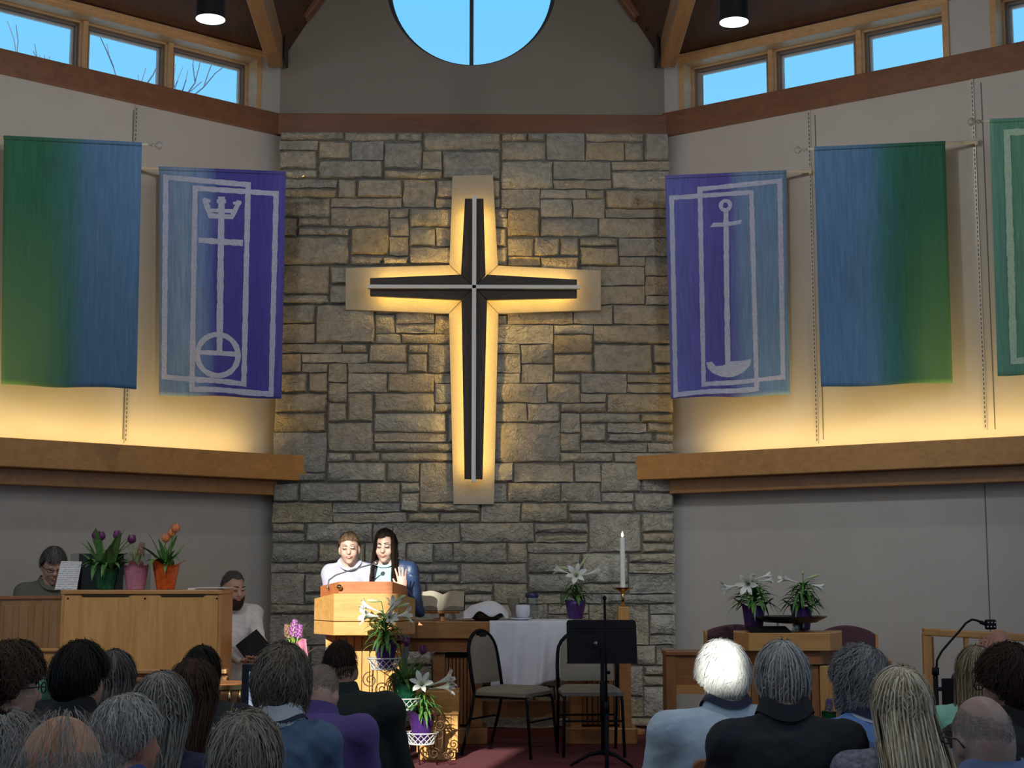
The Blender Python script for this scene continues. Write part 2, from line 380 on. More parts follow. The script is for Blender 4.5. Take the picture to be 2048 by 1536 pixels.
# ---------------- nave walls behind the camera with added daylight windows, rear wall with openings shaped for the sun patches
def pY(u, d, z): return (d, u, z)
for sg in (-1, 1):
    S, ue = (L, uLend) if sg < 0 else (RT, uRend); ye = Vector(S.p(ue, 0, 0)).y
    hs = [(-2.3+i*2.35, -2.3+i*2.35+2.0, .8, 4.6) for i in range(4) if -2.3+i*2.35+2.0 < ye-.3]
    fr = (lambda u, d, z, sg=sg: (sg*(XN+d), u, z))
    o = struct(holes_wall(fr, YREAR-.3, ye+.2, -.5, ZW+.3, hs, 0, .25).build('wall_nave_left' if sg < 0 else 'wall_nave_right', m_plaster))
    for h in hs:
        WIN += 1; mb = MB()
        for a, c, e, g in ((h[0], h[0]+.06, h[2], h[3]), (h[1]-.06, h[1], h[2], h[3]), (h[0], h[1], h[2], h[2]+.06), (h[0], h[1], h[3]-.06, h[3])): mb.box((a, .05, e), (c, .18, g), fr)
        w = struct(mb.build('window_%d' % WIN, m_winwood)); MB().box((h[0]+.05, .1, h[2]+.05), (h[1]-.05, .106, h[3]-.05), fr).build('pane', m_glass, w)
        ld = bpy.data.lights.new('portal', 'AREA'); ld.shape = 'RECTANGLE'; ld.size = h[1]-h[0]; ld.size_y = h[3]-h[2]; ld.cycles.is_portal = True
        lo = bpy.data.objects.new('daylight_portal', ld); COL.objects.link(lo); lo.location = fr((h[0]+h[1])/2, .26, (h[2]+h[3])/2)
        lo.rotation_euler = Vector((-sg, 0, 0)).to_track_quat('-Z', 'Z').to_euler(); lo.parent = w; lo.matrix_parent_inverse = Matrix.Translation(-w.location)
def back(px, py, Y):
    p = W(px, py, Y); t = (p.y-YREAR)/SUN_D.y; return p.x-SUN_D.x*t, p.z-SUN_D.z*t
def back_rect(pa, pb):
    a = back(*pa); b = back(*pb); return (min(a[0], b[0]), max(a[0], b[0]), min(a[1], b[1]), max(a[1], b[1]))
sunholes = [back_rect((612, 1064, 11.15), (832, 1640, 11.15)), back_rect((826, 1418, 10.6), (1003, 1600, 10.6)),
            back_rect((1380, 1250, 5.95), (1488, 1400, 5.95)), back_rect((1740, 1320, 5.0), (1845, 1352, 5.0))]  # made-up openings, traced back along the sun to shape its patches
frr = lambda u, d, z: (u, YREAR-d, z)
struct(holes_wall(frr, -9, 9, -.5, 12.5, sunholes, 0, .12).build('wall_rear', m_plaster))
for h in sunholes:
    WIN += 1; mb = MB(); t = .05
    for a, c, e, g in ((h[0]-t, h[0], h[2]-t, h[3]+t), (h[1], h[1]+t, h[2]-t, h[3]+t), (h[0], h[1], h[2]-t, h[2]), (h[0], h[1], h[3], h[3]+t)): mb.box((a, -.02, e), (c, 0, g), frr)
    w = struct(mb.build('window_%d' % WIN, m_winwood)); MB().box((h[0], .05, h[2]), (h[1], .054, h[3]), frr).build('pane', m_glass, w)
# ---------------- stone veneer
sx0 = W(546, 900, YS).x; sx1 = W(1348, 900, YS).x
wf = struct(MB().box((sx0+.03, YS+.022, -.02), (sx1-.03, YW+.2, ZT0)).build('wall_front', m_mortar))
# cross outline used to drop stones fully hidden behind the slab
def stone_mat(i):
    base = [(.53, .48, .39), (.49, .45, .37), (.55, .48, .36), (.46, .44, .39), (.57, .54, .46), (.51, .43, .30)][i]
    m, t, p = _new('limestone_%d' % i); v = _coord(t)
    inf = t.nodes.new('ShaderNodeObjectInfo'); add = t.nodes.new('ShaderNodeVectorMath'); add.operation = 'ADD'
    mul = t.nodes.new('ShaderNodeVectorMath'); mul.operation = 'SCALE'; cmb = t.nodes.new('ShaderNodeCombineXYZ')
    for k in range(3): t.links.new(inf.outputs['Random'], cmb.inputs[k])
    t.links.new(cmb.outputs[0], mul.inputs[0]); mul.inputs['Scale'].default_value = 31.7
    t.links.new(v, add.inputs[0]); t.links.new(mul.outputs[0], add.inputs[1]); v = add.outputs[0]
    n = _noise(t, v, 16, 6, .65)
    t.links.new(_ramp(t, n, [(.28, tuple(c*.72 for c in base)), (.5, base), (.75, tuple(min(1, c*1.22) for c in base))]), p.inputs['Base Color'])
    p.inputs['Roughness'].default_value = .92
    # rock face: ridged chisel marks
    n2 = _noise(t, v, 24, 4, .55, 1.4); n3 = _noise(t, v, 9, 3, .5)
    ad = t.nodes.new('ShaderNodeMath'); ad.operation = 'ADD'; t.links.new(n2, ad.inputs[0]); t.links.new(n3, ad.inputs[1])
    _bump(t, p, ad.outputs[0], 1.0, .04); return m
m_stones = [stone_mat(i) for i in range(6)]
gh = .0855; gw = .0575; NX = int(round((sx1-sx0)/gw)); NZ = int(round(ZT0/gh)); gw = (sx1-sx0)/NX; gh = ZT0/NZ
occ = np.zeros((NZ, NX), bool); own = -np.ones((NZ, NX), int); rs = random.Random(21); stones = []
for j in range(NZ):
    for i in range(NX):
        if occ[j, i]: continue
        run = 0
        while i+run < NX and not occ[j, i+run]: run += 1
        h = rs.choices([1, 2, 3, 4], [.42, .41, .14, .03])[0]
        if run <= 3: h = min(h, 2)
        h = min(h, NZ-j)
        lo, hi = {1: (4, 11), 2: (3, 11), 3: (5, 11), 4: (6, 10)}[h]
        w = rs.randint(lo, hi)
        for tr in range(6):      # break vertical joints
            if j and i+w < NX and own[j-1, i+w] != own[j-1, i+w-1]: w = rs.randint(lo, hi)
        if run-w < 3: w = run if run <= hi+1 else run//2
        w = min(w, run)
        while h > 1 and occ[j:j+h, i:i+w].any(): h -= 1
        occ[j:j+h, i:i+w] = True; own[j:j+h, i:i+w] = len(stones); stones.append((i, j, w, h))
def stone_mesh(x0, x1, z0, z1, rg):
    jo = .0045+rg.random()*.0035; x0 += jo; x1 -= jo; z0 += jo; z1 -= jo
    w, h = x1-x0, z1-z0; nx = max(2, min(6, int(w/.07))); nz = max(1, min(3, int(h/.08)))
    pts = []
    for k in range(nx): pts.append((x0+w*k/nx, z0))
    for k in range(nz): pts.append((x1, z0+h*k/nz))
    for k in range(nx): pts.append((x1-w*k/nx, z1))
    for k in range(nz): pts.append((x0, z1-h*k/nz))
    pts = [(a+rg.uniform(-.007, .007), b+rg.uniform(-.006, .006)) for a, b in pts]
    cx, cz = (x0+x1)/2, (z0+z1)/2; n = len(pts); pro = rg.uniform(-.022, .018)
    V = [(a, YS+.045, b) for a, b in pts]
    V += [(a, YS+.012+pro*.5+rg.uniform(-.004, .004), b) for a, b in pts]
    V += [(cx+(a-cx)*(1-.03/w*1.0)+rg.uniform(-.003, .003), YS-.008-pro+rg.uniform(-.007, .007), cz+(b-cz)*(1-.028/h)+rg.uniform(-.002, .002)) for a, b in pts]
    V.append((cx, YS-.018-pro, cz))
    F = [(k, (k+1) % n, n+(k+1) % n, n+k) for k in range(n)]+[(n+k, n+(k+1) % n, 2*n+(k+1) % n, 2*n+k) for k in range(n)]+[(2*n+k, 2*n+(k+1) % n, 3*n) for k in range(n)]
    return V, F
print('STONES', len(stones))
def behind_slab(x0, x1, z0, z1):
    a, b = W(915, 575, YS).x, W(984, 575, YS).x; c, d = W(948, 1000, YS).z, W(948, 360, YS).z
    if x0 > a and x1 < b and z0 > c and z1 < d: return True
    a, b = W(700, 575, YS).x, W(1195, 575, YS).x; c, d = W(948, 618, YS).z, W(948, 545, YS).z
    return x0 > a and x1 < b and z0 > c and z1 < d
for i, j, w, h in stones:
    x0, x1, z0, z1 = sx0+i*gw, sx0+(i+w)*gw, j*gh, (j+h)*gh
    if behind_slab(x0, x1, z0, z1): continue
    V, F = stone_mesh(x0, x1, z0, z1, rs); mb = MB(); mb.add(V, F)
    q = rs.choices(range(6), [.26, .22, .16, .18, .10, .08])[0]
    mb.build('stone', m_stones[q], wf, smooth=True, flat_angle=50)
# ---------------- LED cove ledges on the side walls
m_led = emit('warm_led', (1, .66, .26), 3.0)
for S, pxe, sgn in ((L, 617, -1), (RT, 1270, 1)):
    # upper ledge: front face from stone overlap outwards
    ya, yb = (912, 962) if sgn < 0 else (912, 960)
    dl = .30
    u0, zt = S.uz(pxe, ya, dl); _, zb = S.uz(pxe, yb, dl)
    mb = MB().box((u0, dl-.05, zb), (uLend if sgn < 0 else uRend, dl, zt), S.p)
    mb.box((u0, .0, zb), (uLend if sgn < 0 else uRend, dl-.05, zb+.05), S.p)
    led = trim(mb, m_beam)
    u1, zl = S.uz(544 if sgn < 0 else 1349, 990 if sgn < 0 else 987, .16)
    trim(MB().box((max(.02, u1-.05), 0, zl), (uLend if sgn < 0 else uRend, .16, zb), S.p), m_lowbeam)
    ue = uLend-.2 if sgn < 0 else uRend-.2
    us = .42 if sgn > 0 else .30
    MB().box((us, dl-.075, zt-.06), (ue, dl-.055, zt-.045), S.p).build('led_strip', m_led, led)
    ld = bpy.data.lights.new('cove', 'AREA'); ld.shape = 'RECTANGLE'; ld.size = ue-us; ld.size_y = .03; ld.energy = 3.9*(ue-us); ld.color = (1, .68, .22); ld.spread = R(165)
    lo = bpy.data.objects.new('cove_lamp', ld); COL.objects.link(lo); p = Vector(S.p((us+ue)/2, dl-.085, zt-.03))
    zax = -(Vector((0,0,1))*.9-S.n*.35).normalized(); xax = S.e; yax = zax.cross(xax).normalized()
    lo.matrix_world = Matrix.Translation(p) @ Matrix((xax, yax, zax)).transposed().to_4x4()
# ================================================================== CROSS
def Wc(px, py): return W(px, py, YS)
m_slab = M('limestone_slab', (.50, .45, .36), .8, var=.07, scale=40, bump=.15, bscale=120, bdist=.003)
m_crossw = wood('cross_wenge_z', (.016, .010, .008), (.065, .043, .034), 'z', 1.2, .5)
m_crossx = wood('cross_wenge_x', (.016, .010, .008), (.065, .043, .034), 'x', 1.2, .5)
m_bar = M('satin_white_bar', (.90, .90, .90), .35, var=.02)
m_groove = M('slab_joint', (.10, .09, .07), .9)
cb = Wc(948, 1009); cross = thing('wall_cross', (cb.x, YS-.04, cb.z), 'tall dark wooden cross with white bars on pale stone slab, lit from behind', 'cross')
pc = Wc(948, 574)
def yoff(p, d): return Vector((p.x, YS-d, p.z))
# slab outline (cross shaped), pixels on the stone face
SLAB = [(905,354),(986,352),(996,533),(1201,543),(1201,622),(997,629),(988,1009),(907,1009),(898,629),(692,621),(692,538),(899,532)]
IN = {'ul': (899,532), 'ur': (996,533), 'lr': (997,629), 'll': (898,629)}
SD0, SD1 = -.03, .045
arms = {'top': [(905,354),(986,352),(996,533),(948,578),(899,532)], 'right': [(996,533),(1201,543),(1201,622),(997,629),(948,578)],
        'bottom': [(997,629),(988,1009),(907,1009),(898,629),(948,578)], 'left': [(898,629),(692,621),(692,538),(899,532),(948,578)]}
def shrink(poly, g):
    cx = sum(p.x for p in poly)/len(poly); cz = sum(p.z for p in poly)/len(poly)
    return [Vector((p.x-(g if p.x > cx else -g), 0, p.z-(g if p.z > cz else -g))) for p in poly]
for k, pl in arms.items():
    P = [Wc(*q) for q in pl]; P = [Vector((q.x, 0, q.z)) for q in P]
    MB().prism(P, (0, YS-SD0, 0), (0, YS-SD1, 0)).build('slab', m_slab, cross, bev=.003)
for k, q in IN.items():
    a = Wc(*q); b = Wc(948, 578); d = (b-a).normalized(); e = a+d*.17; sdv = Vector((d.z, 0, -d.x))*.0022
    MB().prism([Vector((p.x, 0, p.z)) for p in (a-sdv, e-sdv, e+sdv, a+sdv)], (0, YS-SD1+.004, 0), (0, YS-SD1-.001, 0)).build('slab_joint', m_groove, cross)
# wood arms (in front of the slab), white bars (in front of the wood)
WD0, WD1 = .16, .215
def Wd(px, py, d): return W(px, py, YS-d)
woods = {'top': ([(930,397),(967,397),(971,548),(948,574),(922,548)], m_crossw), 'right': ([(974,549),(1154,559),(1154,595),(974,599),(948,574)], m_crossx),
         'bottom': ([(974,601),(965,958),(929,958),(923,601),(948,574)], m_crossw), 'left': ([(922,599),(740,591),(740,556),(922,549),(948,574)], m_crossx)}
for k, (pl, mt) in woods.items():
    P = [Wd(*q, WD1) for q in pl]; P = [Vector((q.x, 0, q.z)) for q in P]
    MB().prism(P, (0, YS-WD0, 0), (0, YS-WD1, 0)).build('wood_arm', mt, cross, bev=.002)
def bar(px0, py0, px1, py1, w):
    a, b = Wd(px0, py0, .24), Wd(px1, py1, .24); mb = MB()
    mb.box((min(a.x, b.x)-(w if px0 == px1 else 0), YS-.262, min(a.z, b.z)-(0 if px0 == px1 else w)), (max(a.x, b.x)+(w if px0 == px1 else 0), YS-WD1, max(a.z, b.z)+(0 if px0 == px1 else w)))
    mb.build('white_bar', m_bar, cross, bev=.002)
bar(948, 392, 948, 964, .0140); bar(735, 574, 1160, 574, .0130)
# hidden standoff frame and LED strips tucked behind the wood edges
m_ledc = emit('cross_led', (1, .62, .15), 34.0)
mb = MB(); mb.cbox(yoff(Wd(948, 680, .085), .085), (.05, .16, 2.0)); mb.cbox(yoff(Wd(948, 575, .085), .085), (1.4, .16, .05)); mb.build('standoff', m_blackm, cross)
def strip(px0, py0, px1, py1):
    a, b = yoff(Wd(px0, py0, .14), .14), yoff(Wd(px1, py1, .14), .14); t = (b-a).normalized(); s_ = Vector((t.z, 0, -t.x))*.006
    MB().prism([a-s_, b-s_, b+s_, a+s_], (0, .006, 0), (0, -.006, 0)).build('led_strip', m_ledc, cross)
for q in ((935,415,930,535),(962,415,966,535),(930,612,935,945),(966,612,960,945),(985,558,1140,564),(985,592,1140,588),(910,558,755,562),(910,592,755,587)): strip(*q)
# ================================================================== PENDANT LIGHTS
m_lens = emit('downlight_glow', (.82, 1, .88), 2.2); m_refl = M('reflector', (.25, .26, .25), .25, .9)
def pendant(c, label, energy, stemtop):
    t = thing('pendant_light', c, label, 'ceiling light', 'black cylinder downlights')
    x, y, z = c
    MB().lathe([(.098, 0), (.1, .004), (.1, .6), (.09, .62), (.012, .63), (.012, stemtop-z)], c, 32).build('housing', m_black, t, True, flat_angle=40)
    MB().lathe([(.07, -.004), (.1, -.004), (.1, .0)], c, 32, capb=False, capt=False).build('rim', m_lens, t)
    MB().lathe([(.0, -.001), (.072, -.001)], c, 32, capb=False, capt=False).build('lens', m_lens, t)
    mb = MB()
    for k in range(5): mb.cbox((x-.04+.02*k, y+(.02 if k % 2 else -.015), z-.006), (.006, .035, .004))
    mb.build('lamp_filament', m_refl, t)
    ld = bpy.data.lights.new('downlight', 'POINT'); ld.shadow_soft_size = .075; ld.energy = energy; ld.color = (1, .96, .91)
    lo = bpy.data.objects.new('downlight_lamp', ld); COL.objects.link(lo); lo.location = (0, 0, -.03); lo.parent = t
    return t
PE = 76
pA = W(421, 38, 10.0); pB = W(1468, 44, 10.0)
pendant(pA, 'black cylinder pendant downlight hanging beside the left clerestory windows', 40, 8.0)
pendant(pB, 'black cylinder pendant downlight hanging beside the right clerestory windows', 40, 8.0)
for x, y in ((-2.1, 5.5), (2.1, 5.5), (-5.5, 4.0), (5.5, 4.0), (-2.1, 1.0), (2.1, 1.0)):  # unseen pendants added to raise the general light
    pendant(Vector((x, y, 5.4)), 'unseen pendant downlight added over the nave seats as fill light', PE, 6.9 if abs(x) > 3 else 7.4)
# unseen spotlights added under the nave roof to brighten the platform
for x, tgt, e_, sz, aim in ((-2.6, (-2.55, 10.2, .95), 520, 17, 'organ'), (2.6, (2.3, 11.6, 1.35), 470, 26, 'font'), (.3, (.2, 12.6, 1.3), 330, 24, 'stone wall')):
    c = Vector((x, 3.5, 6.7)); d_ = (Vector(tgt)-c).normalized()
    t = thing('fill_spotlight', c, 'added unseen spotlight under the nave roof brightening the '+aim, 'spotlight', 'added fill spotlights')
    MB().lathe([(.07, -.22), (.085, -.2), (.085, 0), (.1, .03)], c, 24, d_, capt=False).build('housing', m_black, t, True, flat_angle=40)
    MB().tube([c-d_*.12, c-d_*.12+Vector((0, 0, .9))], .014, 8).build('hanger', m_black, t)
    ld = bpy.data.lights.new('spot', 'SPOT'); ld.energy = e_; ld.spot_size = R(sz); ld.spot_blend = 1.0; ld.shadow_soft_size = .08; ld.color = (1, .95, .88) if x < 0 else (.86, .94, 1)
    lo = bpy.data.objects.new('fill_spot_lamp', ld); COL.objects.link(lo); lo.location = d_*.04; lo.rotation_euler = d_.to_track_quat('-Z', 'Y').to_euler(); lo.parent = t
# ================================================================== BANNERS
def cloth_mat(name, stops, streak=.1, low=None):
    """vertical dyed bands across u (object x along the rod), streaky; low: tint mixed in towards the hem"""
    m, t, p = _new(name); c = t.nodes.new('ShaderNodeTexCoord'); sp = t.nodes.new('ShaderNodeSeparateXYZ'); t.links.new(c.outputs['UV'], sp.inputs[0])
    mp = t.nodes.new('ShaderNodeMapping'); mp.inputs['Scale'].default_value = (9, 1.1, 1); t.links.new(c.outputs['UV'], mp.inputs[0])
    n = _noise(t, mp.outputs[0], 2.6, 6, .62, .4)
    a = t.nodes.new('ShaderNodeMath'); a.operation = 'MULTIPLY_ADD'; a.inputs[1].default_value = streak; t.links.new(n, a.inputs[0]); t.links.new(sp.outputs[0], a.inputs[2])
    s2 = t.nodes.new('ShaderNodeMath'); s2.operation = 'SUBTRACT'; s2.inputs[1].default_value = streak*.5; t.links.new(a.outputs[0], s2.inputs[0])
    col = _ramp(t, s2.outputs[0], stops)
    mp2 = t.nodes.new('ShaderNodeMapping'); mp2.inputs['Scale'].default_value = (22, 3, 1); t.links.new(c.outputs['UV'], mp2.inputs[0])
    n2 = _noise(t, mp2.outputs[0], 2.0, 5, .6)
    mx = t.nodes.new('ShaderNodeMix'); mx.data_type = 'RGBA'; mx.blend_type = 'MULTIPLY'; mx.inputs[0].default_value = .8
    t.links.new(col, mx.inputs[6]); t.links.new(_ramp(t, n2, [(.3, (.56, .62, .62)), (.7, (1.0, 1.0, 1.0))]), mx.inputs[7]); out = mx.outputs[2]
    if low:
        mx2 = t.nodes.new('ShaderNodeMix'); mx2.data_type = 'RGBA'
        q = t.nodes.new('ShaderNodeMapRange'); q.inputs['From Min'].default_value = .75; q.inputs['From Max'].default_value = .1; q.inputs['To Max'].default_value = .75; t.links.new(sp.outputs[1], q.inputs[0])
        g = t.nodes.new('ShaderNodeMath'); g.operation = 'MULTIPLY'; t.links.new(q.outputs[0], g.inputs[0])
        g2 = _ramp(t, s2.outputs[0], low[1]); t.links.new(g2, g.inputs[1]); t.links.new(g.outputs[0], mx2.inputs[0])
        t.links.new(out, mx2.inputs[6]); mx2.inputs[7].default_value = (*low[0], 1); out = mx2.outputs[2]
    t.links.new(out, p.inputs['Base Color']); p.inputs['Roughness'].default_value = .8; p.inputs['Sheen Weight'].default_value = .2
    _bump(t, p, _noise(t, mp2.outputs[0], 60, 2), .15, .002)
    return m
m_motif = M('painted_motif', (.50, .54, .72), .8, var=.16, scale=60)
m_motifg = M('painted_motif_green', (.46, .66, .50), .8, var=.14, scale=60)
m_rod = M('banner_rod', (.62, .58, .50), .4, var=.05); m_crys = M('crystal_finial', (.75, .74, .70), .08, 0, var=.05, trans=.7)
def banner(att, side, az, TL, TR, BR, BL, mat, label, motifs=(), seed=0, mmot=None, finial_left=False):
    """att: pixel on the wall standard where the rod is fixed"""
    rg = random.Random(seed); P0 = onplane(*att, side.c+side.n*.05, side.n); dirv = Vector((math.sin(R(az)), math.cos(R(az)), 0))
    nrm = Vector((dirv.y, -dirv.x, 0));  nrm = nrm if nrm.y < 0 else -nrm
    C = [onplane(*q, P0, nrm) for q in (TL, TR, BR, BL)]
    ph = [rg.uniform(0, 6) for _ in range(4)]
    def pos(u, v, off=0.0):
        a = C[0].lerp(C[1], u); b = C[3].lerp(C[2], u); p = a.lerp(b, v)
        wv = .010*math.sin(u*7+ph[0]+v*1.5)*min(1, v*2)+.006*math.sin(u*17+ph[1]-v*3)*v+.004*math.sin(v*11+ph[2])*math.sin(u*3)
        hem = .006*math.sin(u*9+ph[3])*max(0, v-.8)*5
        return p+nrm*(wv+off)+Vector((0, 0, hem))
    base = C[3].lerp(C[2], .5); t = thing('banner', (base.x, base.y, base.z), label, 'banner', None)
    mb = MB(); nu, nv = 28, 48; mb.grid(lambda u, v: pos(u, v), nu, nv)
    cl = mb.build('cloth', mat, t, True, solid=.003)
    uvl = cl.data.uv_layers.new(name='UVMap'); co = np.array([((k % (nu+1))/nu, 1-(k//(nu+1))/nv) for k in range((nu+1)*(nv+1))])
    idx = np.zeros(len(cl.data.loops), int); cl.data.loops.foreach_get('vertex_index', idx); uvl.data.foreach_set('uv', co[idx].ravel())
    # rod sleeve and hem
    mb = MB()
    mb.tube([pos(k/14, 0, .004)+Vector((0, 0, -.012)) for k in range(15)], .016, 8); sl = mb.build('rod_sleeve', mat, t, True)
    u2 = sl.data.uv_layers.new(name='UVMap'); vv = np.zeros(len(sl.data.loops), int); sl.data.loops.foreach_get('vertex_index', vv)
    u2.data.foreach_set('uv', np.array([((k//8)/14, .98) for k in vv]).ravel())
    a, b = C[0], C[1]; near, far = (b, a) if finial_left else (a, b); d = (far-near).normalized()
    P0z = Vector((P0.x, P0.y, near.z-.012)); e1 = far+d*.05+Vector((0, 0, -.012))
    MB().tube([P0z, near+Vector((0,0,-.012)), e1], .011, 8).build('rod', m_rod, t, True)
    mb = MB(); mb.lathe([(.004, 0), (.017, .006), (.008, .016), (.02, .03), (.008, .045), (.014, .05), (.03, .068), (.032, .082), (.022, .1), (.004, .106)], e1, 10, d)
    mb.build('finial', m_crys, t)
    mb = MB(); mb.cbox(P0z-d*.0, (.02, .02, .05)); mb.tube([P0z, P0z+d*.09], .016, 8); mb.tube([P0z+d*.07, P0z+d*.07+Vector((0,0,.04))], .004, 6); mb.build('bracket', m_rod, t)
    for kind, pts, wdt in motifs:
        mb = MB()
        wl_ = (C[1]-C[0]).length; hl = (C[3]-C[0]).length
        if kind == 'fill':
            bmx = bmesh.new(); vs = [bmx.verts.new(pos(u, v, .0045)) for u, v in pts]; f = bmx.faces.new(vs); bmesh.ops.triangulate(bmx, faces=[f]); bmx.verts.index_update()
            mb.add([tuple(v.co) for v in bmx.verts], [tuple(v.index for v in f.verts) for f in bmx.faces]); bmx.free()
        else:
            dense = []
            cl_ = kind == 'loop'; PT = list(pts)+([pts[0]] if cl_ else [])
            for k in range(len(PT)-1):
                (ua, va), (ub, vb) = PT[k], PT[k+1]; ln = math.hypot((ub-ua)*wl_, (vb-va)*hl); nn = max(1, int(ln/.035))
                for q in range(nn): dense.append((ua+(ub-ua)*q/nn, va+(vb-va)*q/nn))
            if not cl_: dense.append(PT[-1])
            n = len(dense); Lf, Rg = [], []
            for k in range(n):
                p0 = dense[k-1] if (k or cl_) else dense[0]; p2 = dense[(k+1) % n] if (k < n-1 or cl_) else dense[-1]
                tx, ty = (p2[0]-p0[0])*wl_, (p2[1]-p0[1])*hl; l_ = math.hypot(tx, ty) or 1; nx, ny = -ty/l_, tx/l_
                # mitre on sharp corners
                hw = wdt/2*(1+rg.uniform(-.14, .14)); u, v = dense[k]
                q0x, q0y = (dense[k][0]-p0[0])*wl_, (dense[k][1]-p0[1])*hl; l0 = math.hypot(q0x, q0y)
                if l0 > 0:
                    cs = (q0x*tx+q0y*ty)/(l0*l_); hw /= max(.5, cs)
                Lf.append(pos(u+nx*hw/wl_, v+ny*hw/hl, .0045)); Rg.append(pos(u-nx*hw/wl_, v-ny*hw/hl, .0045))
            V = Lf+Rg; F = [(k, (k+1) % n, n+(k+1) % n, n+k) for k in range(n if cl_ else n-1)]
            mb.add(V, F)
        mb.build('painted_motif', mmot or m_motif, cl)
    return t
m_cl_gb = cloth_mat('dye_green_blue', [(.0, (.035, .20, .115)), (.30, (.025, .17, .10)), (.50, (.05, .20, .22)), (.62, (.09, .21, .40)), (1, (.10, .23, .43))], .12, ((.15, .31, .12), [(.3, (1, 1, 1)), (.5, (0, 0, 0))]))
m_cl_crown = cloth_mat('dye_blue_purple', [(.0, (.19, .29, .55)), (.18, (.28, .42, .64)), (.36, (.19, .30, .62)), (.46, (.075, .075, .42)), (.8, (.08, .065, .44)), (1, (.13, .11, .52))], .1)
m_cl_anch = cloth_mat('dye_purple_blue', [(.0, (.17, .19, .60)), (.25, (.15, .14, .54)), (.50, (.11, .09, .44)), (.62, (.20, .32, .58)), (1, (.20, .36, .60))], .1)
m_cl_bg = cloth_mat('dye_blue_green', [(.0, (.11, .24, .46)), (.40, (.11, .25, .45)), (.52, (.05, .21, .24)), (.68, (.025, .17, .11)), (1, (.03, .20, .115))], .12, ((.16, .34, .11), [(.6, (0, 0, 0)), (.85, (1, 1, 1))]))
m_cl_g = cloth_mat('dye_pale_green', [(.0, (.17, .42, .32)), (.12, (.14, .38, .28)), (.4, (.20, .46, .27)), (1, (.28, .54, .28))], .12)
def stc(x, y): return ((x-652)/(1172-652), (y-180)/(1104-180))
mot = []
LW = .052
mot.append(('loop', [stc(*q) for q in ((680,222),(1016,240),(1010,1050),(674,1030))], LW*.85))
mot.append(('loop', [stc(*q) for q in ((799,262),(1133,272),(1127,1086),(790,1076))], LW*.85))
mot.append(('line', [stc(907, 292), stc(905, 930)], LW))
mot.append(('line', [stc(813, 474), stc(998, 480)], LW*.95))
mot.append(('loop', [stc(898+86*math.cos(a*.2244), 938+84*math.sin(a*.2244)) for a in range(28)], LW*.85))
mot.append(('line', [stc(818, 928), stc(985, 932)], LW*.75))
mot.append(('line', [stc(836, 302), stc(862, 372), stc(950, 374), stc(982, 308)], LW*.8))
mot.append(('line', [stc(855, 350), stc(960, 350)], LW*.6))
mot.append(('line', [stc(888, 311), stc(926, 311)], LW*.7))
mot.append(('line', [stc(832, 305), stc(862, 312)], LW*.5)); mot.append(('line', [stc(955, 318), stc(988, 311)], LW*.5))
banner((272, 336), L, 80.5, (318,334), (572,344), (563,797), (318,790), m_cl_crown, 'blue and purple banner painted with a crown, cross and orb', mot, 3)
banner((-60, 272), L, 80.5, (8,272), (284,286), (273,778), (2,770), m_cl_gb, 'plain green and blue banner hung beside the crown banner', (), 4)
def sta(x, y):
    t_ = (y-249)/(1126-249); xl = 95+26*t_; return ((x-xl)/(485-13*t_), t_)
ma = [('loop', [sta(*q) for q in ((122,338),(441,330),(462,1098),(140,1112))], LW*.75), ('loop', [sta(*q) for q in ((236,308),(553,290),(566,1058),(252,1078))], LW*.75),
      ('loop', [sta(338+19*math.cos(a*.45), 378+19*math.sin(a*.45)) for a in range(14)], LW*.62), ('line', [sta(340, 398), sta(343, 700), sta(348, 1010)], LW*.85),
      ('fill', [sta(*q) for q in ((276,462),(290,445),(340,446),(404,438),(398,455),(340,462))], 0),
      ('fill', [sta(*q) for q in ((262,993),(285,990),(278,1000),(300,1008),(330,1005),(350,990),(372,1004),(400,1005),(425,996),(418,988),(441,983),(436,1008),(410,1032),(375,1048),(350,1051),(320,1048),(288,1035),(268,1015))], 0)]
banner((1620, 343), RT, -80, (1330,352), (1573,341), (1580,790), (1342,797), m_cl_anch, 'purple and blue banner painted with a tall anchor', ma, 5, None, True)
banner((1952, 284), RT, -80, (1628,295), (1890,283), (1905,765), (1642,775), m_cl_bg, 'plain blue and green banner hung beside the anchor banner', (), 6, None, True)
banner((2290, 228), RT, -80, (1979,239), (2240,229), (2255,742), (1995,751), m_cl_g, 'pale green banner with a lighter painted rectangle', [('loop', [(.13,.055),(.87,.055),(.87,.945),(.13,.945)], .05)], 8, m_motifg, True)
# slotted wall standards that carry the rods
m_std = M('standard_grey', (.50, .48, .44), .45, .3, var=.05); m_slot = M('slot_dark', (.08, .08, .08), .8)
for S, px, ytop, ybot, lab in ((L, 272, 212, 888, 'slotted grey wall standard behind the crown banner rod'), (RT, 1618, 220, 888, 'slotted grey wall standard between the anchor and blue green banners'), (RT, 1944, 158, 862, 'slotted grey wall standard beside the pale green banner')):
    u, za = S.uz(px, ytop); zb = zB0-2.95 if S is RT else zB0-2.95
    zb = S.uz(px, ybot)[1]
    t = thing('wall_standard', S.p(u, 0, zb), lab, 'rail'); MB().box((u-.012, .0, zb), (u+.012, .012, za), S.p).build('rail', m_std, t)
    mb = MB(); z = zb+.02
    while z < za-.03:
        mb.box((u-.004, .012, z), (u+.004, .0125, z+.022), S.p); z += .036
    o = mb.build('slots', m_slot, t); o['kind'] = 'stuff'
